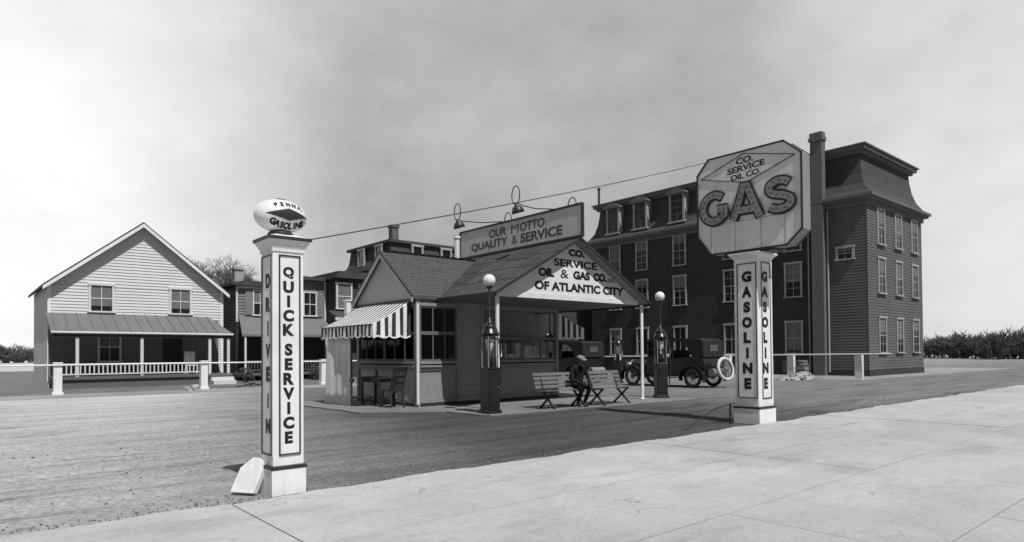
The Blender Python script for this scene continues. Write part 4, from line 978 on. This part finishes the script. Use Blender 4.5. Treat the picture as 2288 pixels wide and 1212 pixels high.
goose(15.0, 16.55, -1); goose(12.85, 13.75, -1)
goose(15.2, 15.55, 1, -.28); goose(12.6, 12.75, 1, -.33)

# ================================================================== GAS PUMPS
def make_pump(globe):
    r = bpy.data.objects.new('gas_pump', None); COL.objects.link(r)
    a = MB(); a.box(-.20, .20, -.20, .20, .0, .05); a.box(-.185, .185, -.185, .185, .05, .09); a.build('base', M_pump, r, bevel=.01)
    a = MB(); a.box(-.165, .165, -.165, .165, .09, 1.01); a.box(-.178, .178, -.178, .178, 1.01, 1.05); b_ = a.build('cabinet', M_pump, r, bevel=.015)
    a = MB(); a.box(-.125, .125, -.177, -.166, .16, .94); a.build('door', M_pump, b_, bevel=.004); a = MB(); a.tube([(.09, -.177, .6), (.09, -.205, .6)], .018, 8); a.build('handle', M_steel, b_)
    for sx in (-.135, .135):
        for sy in (-.12, .12): a = MB(); a.tube([(sx, sy, 1.05), (sx, sy, 1.80)], .017, 8); a.build('frame_rod', M_steel, r)
    a = MB(); a.lathe([(.001, 1.05), (.075, 1.05), (.075, 1.40), (.001, 1.42)], (0, .02, 0), 18); a.box(-.12, .12, -.02, .02, 1.10, 1.18); a.tube([(-.07, -.08, 1.06), (-.07, -.08, 1.72)], .012, 6); a.build('cylinder', M_pump, r)
    a = MB(); a.lathe([(.001, 1.62), (.095, 1.62), (.095, 1.655), (.001, 1.655)], (0, 0, 0), 22); a.xf(Matrix.Translation((0, -1.46, 1.56)) @ Matrix.Rotation(R_(90), 4, 'X') @ Matrix.Translation((0, 0, -3.06+0))) if False else None
    a = MB(); a.lathe([(.03, 1.42), (.075, 1.52), (.11, 1.66), (.115, 1.70), (.10, 1.70)], (0, 0, 0), 20); a.build('measuring_bowl', M_opal, r)
    a = MB(); a.lathe([(.001, 1.77), (.20, 1.77), (.225, 1.80), (.22, 1.84), (.19, 1.87), (.18, 1.93), (.15, 1.965), (.165, 1.99), (.13, 2.02), (.07, 2.08), (.035, 2.14), (.03, 2.19), (.001, 2.21)], (0, 0, 0), 26); a.build('dome', M_pump, r)
    a = MB(); a.tube([(.14, -.05, 1.70), (.21, -.06, 1.72), (.25, -.06, 1.58), (.28, -.05, 1.15), (.29, -.02, .70), (.26, .02, .42), (.21, .05, .46), (.22, .06, .80), (.21, .05, 1.05)], .021, 8)
    a.tube([(.21, .05, 1.05), (.205, .04, 1.28)], [.028, .014], 8); a.build('hose', M_iron, r)
    a = MB(); a.tube([(.15, -.11, 1.3), (.26, -.11, 1.3), (.26, -.11, 1.46)], .014, 6); a.build('crank', M_steel, r)
    if globe:
        a = MB(); a.tube([(0, 0, 2.2), (0, 0, 2.88)], .024, 10); a.lathe([(.03, 2.86), (.075, 2.88), (.08, 2.93), (.06, 2.93)], (0, 0, 0), 16); p_ = a.build('lamp_pole', M_iron, r)
        a = MB(); a.sphere((0, 0, 3.055), .145, 28, 18); a.build('globe', M_opal, p_)
    return r
p1 = make_pump(True); p1.location = (9.37, 11.72, .03); tag(p1, 'dark gas pump with white globe at the canopy corner nearest the left pillar', 'gas pump', 'gas pumps around the station')
p2 = copy_tree(p1); p2.location = (16.2, 12.02, .03); p2.rotation_euler.z = R_(-35); tag(p2, 'dark gas pump with white globe right of the canopy, before the touring car', 'gas pump')
p3 = make_pump(False); p3.location = (23.1, 19.5, 0); p3.rotation_euler.z = R_(20); tag(p3, 'farthest dark gas pump without globe, seen under the canopy', 'gas pump', 'gas pumps around the station')

# ================================================================== BENCHES
def make_bench():
    r = bpy.data.objects.new('park_bench', None); COL.objects.link(r); L2 = .74
    for k, (y, z) in enumerate(((-.20, .445), (-.10, .44), (.0, .43), (.10, .42))):
        pass
    a = MB()
    for y, z in ((-.21, .452), (-.11, .446), (-.01, .438), (.09, .430)): a.box(-L2, L2, y-.042, y+.042, z-.011, z+.011)
    a.build('seat', M_bench, r)
    a = MB()
    for d in (.10, .205, .31, .415):
        y = .16+d*.30; z = .43+d*.98; a.bar((-L2, y, z), (L2, y, z), .022, .078, (0, .3, 1))
    a.build('backrest', M_bench, r)
    for sx in (-.52, .52):
        a = MB(); a.bar((sx, -.24, .425), (sx, .18, .405), .04, .035); a.bar((sx, -.30, .0), (sx, .14, .40), .045, .04, (0, -1, 1)); a.bar((sx+.046, .30, .0), (sx+.046, -.18, .415), .045, .04, (0, 1, 1)); a.bar((sx, .12, .40), (sx, .325, .90), .042, .03, (0, 1, 0))
        a.build('leg', M_iron, r)
    return r
b1 = make_bench(); b1.location = (11.62, 11.62, .03); b1.rotation_euler.z = R_(-3); tag(b1, 'slatted wooden bench carrying the seated person', 'bench', 'slatted benches under the canopy')
b2 = copy_tree(b1); b2.location = (13.30, 11.55, .03); b2.rotation_euler.z = R_(2); tag(b2, 'empty slatted wooden bench beside the right canopy post', 'bench')

# ================================================================== PERSON seated on the near bench
PR = thing('person', (12.12, 11.56, .03), 'person in dark clothes and light cap sitting hunched on the bench', 'person')
def skin_body():
    V = []; E_ = []
    def v(p, r): V.append((p, r)); return len(V)-1
    def ch(ids):
        for a, b in zip(ids, ids[1:]): E_.append((a, b))
    pel = v((0, .02, .52), (.165, .125)); wai = v((0, .03, .68), (.15, .11)); che = v((0, .0, .86), (.175, .125)); nb = v((0, -.05, 1.0), (.10, .085)); nk = v((0, -.085, 1.05), (.056, .058)); hd0 = v((0, -.115, 1.10), (.068, .082)); hd = v((0, -.14, 1.17), (.080, .100)); ht = v((0, -.145, 1.235), (.062, .078))
    ch([pel, wai, che, nb, nk, hd0, hd, ht])
    nose = v((0, -.235, 1.145), (.014, .016)); E_.append((hd, nose))
    for s_ in (-1, 1):
        hip = v((s_*.10, -.02, .515), (.10, .09)); kn = v((s_*.12, -.35, .50), (.068, .066)); ca = v((s_*.11, -.25, .30), (.058, .056)); an = v((s_*.10, -.12, .09), (.042, .042)); fo = v((s_*.11, -.20, .045), (.042, .034)); to = v((s_*.115, -.28, .035), (.036, .026))
        E_.append((pel, hip)); ch([hip, kn, ca, an, fo, to])
        sh = v((s_*.195, -.01, .95), (.070, .072)); el = v((s_*.25, -.10, .70), (.050, .052)); wr_ = v((s_*.13, -.30, .60), (.032, .034)); pa = v((s_*.10, -.355, .585), (.036, .022))
        E_.append((nb, sh)); ch([sh, el, wr_, pa])
        for i, (dx, ln) in enumerate(((-.026, .045), (-.009, .054), (.009, .050), (.026, .038))):
            f1_ = v((s_*(.10+dx), -.388, .585), (.009, .009)); f2_ = v((s_*(.10+dx), -.40-ln*.5, .575), (.0085, .0085)); f3_ = v((s_*(.10+dx*.9), -.40-ln, .553), (.007, .007)); E_.append((pa, f1_)); ch([f1_, f2_, f3_])
        t1_ = v((s_*.062, -.35, .583), (.010, .010)); t2_ = v((s_*.05, -.385, .575), (.008, .008)); E_.append((pa, t1_)); ch([t1_, t2_])
    bm = bmesh.new(); sk = bm.verts.layers.skin.verify(); bv = []
    for (p, r) in V:
        q_ = bm.verts.new(p); q_[sk].radius = r; bv.append(q_)
    bv[0][sk].use_root = True
    for a, b in E_: bm.edges.new((bv[a], bv[b]))
    me = bpy.data.meshes.new('body'); bm.to_mesh(me); bm.free()
    o = bpy.data.objects.new('tmp', me); COL.objects.link(o)
    o.modifiers.new('skin', 'SKIN'); ss = o.modifiers.new('ss', 'SUBSURF'); ss.levels = 2; ss.render_levels = 2
    bpy.context.view_layer.update(); dg = bpy.context.evaluated_depsgraph_get(); m2 = bpy.data.meshes.new_from_object(o.evaluated_get(dg)); bpy.data.objects.remove(o)
    m2.name = 'body'; m2.materials.clear(); m2.materials.append(M_coat); m2.materials.append(M_skin)
    for p in m2.polygons:
        c_ = p.center; p.use_smooth = True
        p.material_index = 1 if (c_.z > 1.045 and c_.y < -.02 and abs(c_.x) < .12) or (c_.y < -.325 and .53 < c_.z < .62 and abs(c_.x) < .16 and c_.z > .545) and abs(c_.x) < .135 and False else 0
        if c_.z > 1.04: p.material_index = 1
    return m2
bo = bpy.data.objects.new('body', skin_body()); COL.objects.link(bo); bo.parent = PR
a = MB(); a.sphere((0, 0, 0), 1, 20, 12, sc=(.105, .125, .06)); a.xf(Matrix.Translation((0, -.14, 1.245)) @ Matrix.Rotation(R_(14), 4, 'X'))
a.prism([(-.085, 0), (.085, 0), (.07, .07), (0, .095), (-.07, .07)], lambda u, v, t: (u, -.235-v, 1.215-v*.35+t), -.006, .006)
a.build('cap', M_cap, PR, world=False)
a = MB()
for s_ in (-1, 1): a.sphere((s_*.032, -.228, 1.178), .011, 8, 6); 
a.build('eyes', M_iron, PR, world=False)
a = MB(); a.sphere((0, 0, 0), 1, 16, 10, sc=(.090, .085, .075)); a.xf(Matrix.Translation((0, -.095, 1.175))); a.build('hair', M_iron, PR, world=False)
PR.rotation_euler.z = R_(-12)

# ================================================================== TABLE and CHAIR under the left awning
TB = thing('small_table', (8.62, 15.6, .03), 'small dark table under the left awning', 'table')
a = MB(); a.box(8.38, 8.86, 15.05, 16.15, .76, .80); a.box(8.41, 8.83, 15.1, 16.1, .66, .76); a.build('table_top', M_dkpaint, TB)
for xx in (8.43, 8.81):
    for yy in (15.12, 16.08): a = MB(); a.box(xx-.022, xx+.022, yy-.022, yy+.022, .03, .66); a.build('leg', M_dkpaint, TB)
a = MB(); a.box(8.60, 8.63, 15.14, 16.06, .22, .25); a.build('stretcher', M_dkpaint, TB)
CH = thing('wooden_chair', (8.62, 14.75, .03), 'dark wooden chair with slanted back beside the table under the awning', 'chair')
a = MB(); a.box(8.41, 8.83, 14.62, 15.02, .45, .49); a.build('seat', M_dkpaint, CH)
a = MB(); a.bar((8.44, 14.64, .47), (8.44, 14.40, 1.06), .035, .03, (1, 0, 0)); a.bar((8.80, 14.64, .47), (8.80, 14.40, 1.06), .035, .03, (1, 0, 0))
for t_ in (.35, .6, .93): a.bar((8.44, 14.64-.24*t_, .47+.59*t_), (8.80, 14.64-.24*t_, .47+.59*t_), .02, .12 if t_ > .9 else .07, (0, -.4, 1))
for xx in (8.53, 8.62, 8.71): a.bar((xx, 14.62, .49), (xx, 14.42, 1.0), .03, .012, (1, 0, 0))
a.build('backrest', M_dkpaint, CH)
for xx, yy, y2 in ((8.44, 14.64, 14.55), (8.80, 14.64, 14.55), (8.44, 14.99, 15.03), (8.80, 14.99, 15.03)): a = MB(); a.bar((xx, yy, .45), (xx, y2, .03), .035, .035, (1, 0, 0)); a.build('leg', M_dkpaint, CH)
a = MB(); a.bar((8.44, 14.6, .22), (8.44, 15.0, .22), .02, .02); a.bar((8.80, 14.6, .22), (8.80, 15.0, .22), .02, .02); a.build('stretcher', M_dkpaint, CH)

# ================================================================== TOURING CARS (front towards +Y)
def wheel_mesh(tyre_m, r, x, y, z, parent, spokes=True, rot=None, name='wheel'):
    rt_ = .058
    hub = MB(); hub.lathe([(.001, -.05), (.07, -.05), (.07, .05), (.001, .06)], (0, 0, 0), 14, axis='x')
    if spokes:
        for k in range(12):
            an = 2*math.pi*k/12; hub.tube([(0, .05*math.cos(an), .05*math.sin(an)), (0, (r-.12)*math.cos(an), (r-.12)*math.sin(an))], .016, 5)
    ring_ = [(r-.135, -.03), (r-.10, -.035), (r-.10, .035), (r-.135, .03), (r-.135, -.03)]
    hub.lathe(ring_, (0, 0, 0), 28, axis='x')
    prof_ = [(r-rt_+rt_*math.cos(a_), rt_*math.sin(a_)) for a_ in [2*math.pi*k/10 for k in range(11)]]
    ty = MB(); ty.lathe(prof_, (0, 0, 0), 36, axis='x')
    M_ = Matrix.Translation((x, y, z)) @ (rot or Matrix.Identity(4)); hub.xf(M_); ty.xf(M_)
    o = hub.build(name, M_spoke, parent, world=False); t2 = ty.build('tyre', tyre_m, o, world=False); return o
def make_car():
    r = bpy.data.objects.new('touring_car', None); COL.objects.link(r)
    a = MB()   # tub
    prof_ = [(-1.95, .62), (-1.98, .85), (-1.90, 1.16), (-1.55, 1.22), (-.55, 1.15), (-.45, 1.08), (.35, 1.08), (.45, 1.18), (.75, 1.16), (.80, .60), (.80, .50), (-1.80, .50)]
    a.prism(prof_, lambda u, v, t: (t, u, v), -.66, .66); a.build('body', M_car, r, bevel=.04)
    for sx in (-.664, .664):
        for (y0_, y1_) in ((-1.25, -.60), (-.30, .25)): a = MB(); a.box(sx-.006, sx+.006, y0_, y1_, .58, 1.06); a.build('door', M_car, r)
    a = MB(); a.prism([(-.50, .55), (.50, .55), (.50, .95), (.36, 1.10), (-.36, 1.10), (-.50, .95)], lambda u, v, t: (u*(1-.12*(t-.8)), t, v), .81, 1.74); a.build('hood', M_car, r, bevel=.02)
    a = MB(); a.prism([(-.40, .50), (.40, .50), (.40, .97), (.28, 1.10), (-.28, 1.10), (-.40, .97)], lambda u, v, t: (u, t, v), 1.745, 1.84); a.build('radiator', M_steel, r, bevel=.01)
    a = MB(); a.box(-.66, .66, .70, .73, 1.17, 1.21); a.box(-.66, -.62, .70, .73, 1.21, 1.84); a.box(.62, .66, .70, .73, 1.21, 1.84); a.box(-.62, .62, .70, .73, 1.50, 1.53); ws_ = a.build('windshield', M_car, r)
    a = MB(); a.box(-.62, .62, .712, .718, 1.21, 1.84); a.build('pane', M_glass, ws_)
    a = MB(); a.prism([(-1.98, 1.20), (-1.95, 1.20), (-1.88, 1.80), (-1.72, 1.88), (-.6, 1.935), (.6, 1.915), (1.05, 1.84), (1.05, 1.86), (.6, 1.945), (-.6, 1.965), (-1.75, 1.915), (-1.91, 1.84)], lambda u, v, t: (t, u, v), -.70, .70)
    for sx in (-.705, .69):
        a.prism([(-1.96, 1.20), (-1.89, 1.82), (-1.74, 1.90), (-.6, 1.945), (.6, 1.925), (1.0, 1.845), (1.0, 1.79), (.5, 1.85), (-.9, 1.84), (-1.25, 1.55), (-1.45, 1.20)], lambda u, v, t: (sx+t, u, v), 0, .015)
    tp_ = a.build('folding_top', M_cartop, r)
    for yb_ in (-1.35, -.15):
        a = MB(); a.box(-.60, .60, yb_-.30, yb_+.25, .80, 1.0); a.prism([(yb_-.30, .95), (yb_-.12, .95), (yb_-.20, 1.48), (yb_-.34, 1.46)], lambda u, v, t: (t, u, v), -.60, .60); a.build('seat', M_cartop, r)
    a = MB(); a.lathe([(.185, -.012), (.21, 0), (.185, .012), (.165, 0), (.185, -.012)], (0, 0, 0), 18); a.tube([(0, 0, 0), (0, 0, -.5)], .018, 6); a.bar((-.18, 0, 0), (.18, 0, 0), .02, .015); a.xf(Matrix.Translation((-.33, .28, 1.30)) @ Matrix.Rotation(R_(38), 4, 'X')); a.build('steering_wheel', M_car, r)
    a = MB(); a.box(-.26, .26, -1.972, -1.962, 1.42, 1.68); a.xf(Matrix.Translation((0, .0, 0))); a.build('rear_window', mat('celluloid_window', .10, .3, .2, 5), tp_)
    for sx in (-.70, -.35, .35, .70):
        pass
    a = MB()
    for sx in (-.68, .68):
        for y_ in (-.55, .35): a.tube([(sx, y_, 1.12), (sx, y_+.12, 1.92)], .012, 6)
    a.build('top_bow', M_iron, r)
    for sx in (-1, 1):
        for yc, nm in ((-1.475, 0), (1.475, 1)):
            a = MB(); n = 10; pts = []
            for k in range(n+1):
                an = R_(200-215*k/n); pts.append((yc+.52*math.cos(an)*1.05, .40+.46*math.sin(an)))
            x0, x1 = sx*.60, sx*.86
            for (ya_, za_), (yb_, zb_) in zip(pts, pts[1:]):
                a.poly([(x0, ya_, za_), (x1, ya_, za_), (x1, yb_, zb_), (x0, yb_, zb_)], 0, True); a.poly([(x0, ya_, za_-.015), (x1, ya_, za_-.015), (x1, yb_, zb_-.015), (x0, yb_, zb_-.015)], 0, True); a.poly([(x1, ya_, za_), (x1, ya_, za_-.03), (x1, yb_, zb_-.03), (x1, yb_, zb_)], 0, False)
            a.build('fender', M_car, r, fixn=False)
            wheel_mesh(M_tyre, .40, sx*.71, yc, .40, r)
        a = MB(); a.box(min(sx*.66, sx*.88), max(sx*.66, sx*.88), -.95, .95, .38, .41); a.build('running_board', M_car, r)
        a = MB(); a.lathe([(.001, -.10), (.07, -.09), (.105, .0), (.11, .06), (.10, .07), (.001, .065)], (sx*.42, 1.86, .88), 16, axis='y'); a.tube([(sx*.42, 1.84, .55), (sx*.42, 1.84, .80)], .018, 6); a.build('headlight', M_steel, r)
    a = MB(); a.tube([(-.7, -1.475, .40), (.7, -1.475, .40)], .045, 8); a.tube([(-.7, 1.475, .40), (.7, 1.475, .40)], .035, 8); a.sphere((0, -1.475, .40), .13, 12, 8); a.box(-.40, -.34, -1.9, 1.8, .42, .50); a.box(.34, .40, -1.9, 1.8, .42, .50); a.build('chassis', M_car, r)
    a = MB(); a.tube([(-.42, -2.12, .60), (.42, -2.12, .60)], .15, 16); a.tube([(-.36, -1.8, .46), (-.36, -2.12, .52)], .03, 6); a.tube([(.36, -1.8, .46), (.36, -2.12, .52)], .03, 6); a.build('fuel_tank', M_frame, r)
    return r
c1 = make_car(); c1.location = (22.52, 16.15, 0); tag(c1, 'black touring car with a white walled spare tyre on its back', 'car', 'parked touring cars')
c2 = copy_tree(c1); c2.location = (21.95, 21.9, 0); tag(c2, 'black touring car farther back, seen under the canopy behind the bench', 'car')
sp = wheel_mesh(M_wtyre, .47, .18, -2.36, .74, c1, True, Matrix.Rotation(R_(90-8), 4, 'Z') @ Matrix.Rotation(R_(10), 4, 'Y'), 'spare_wheel')
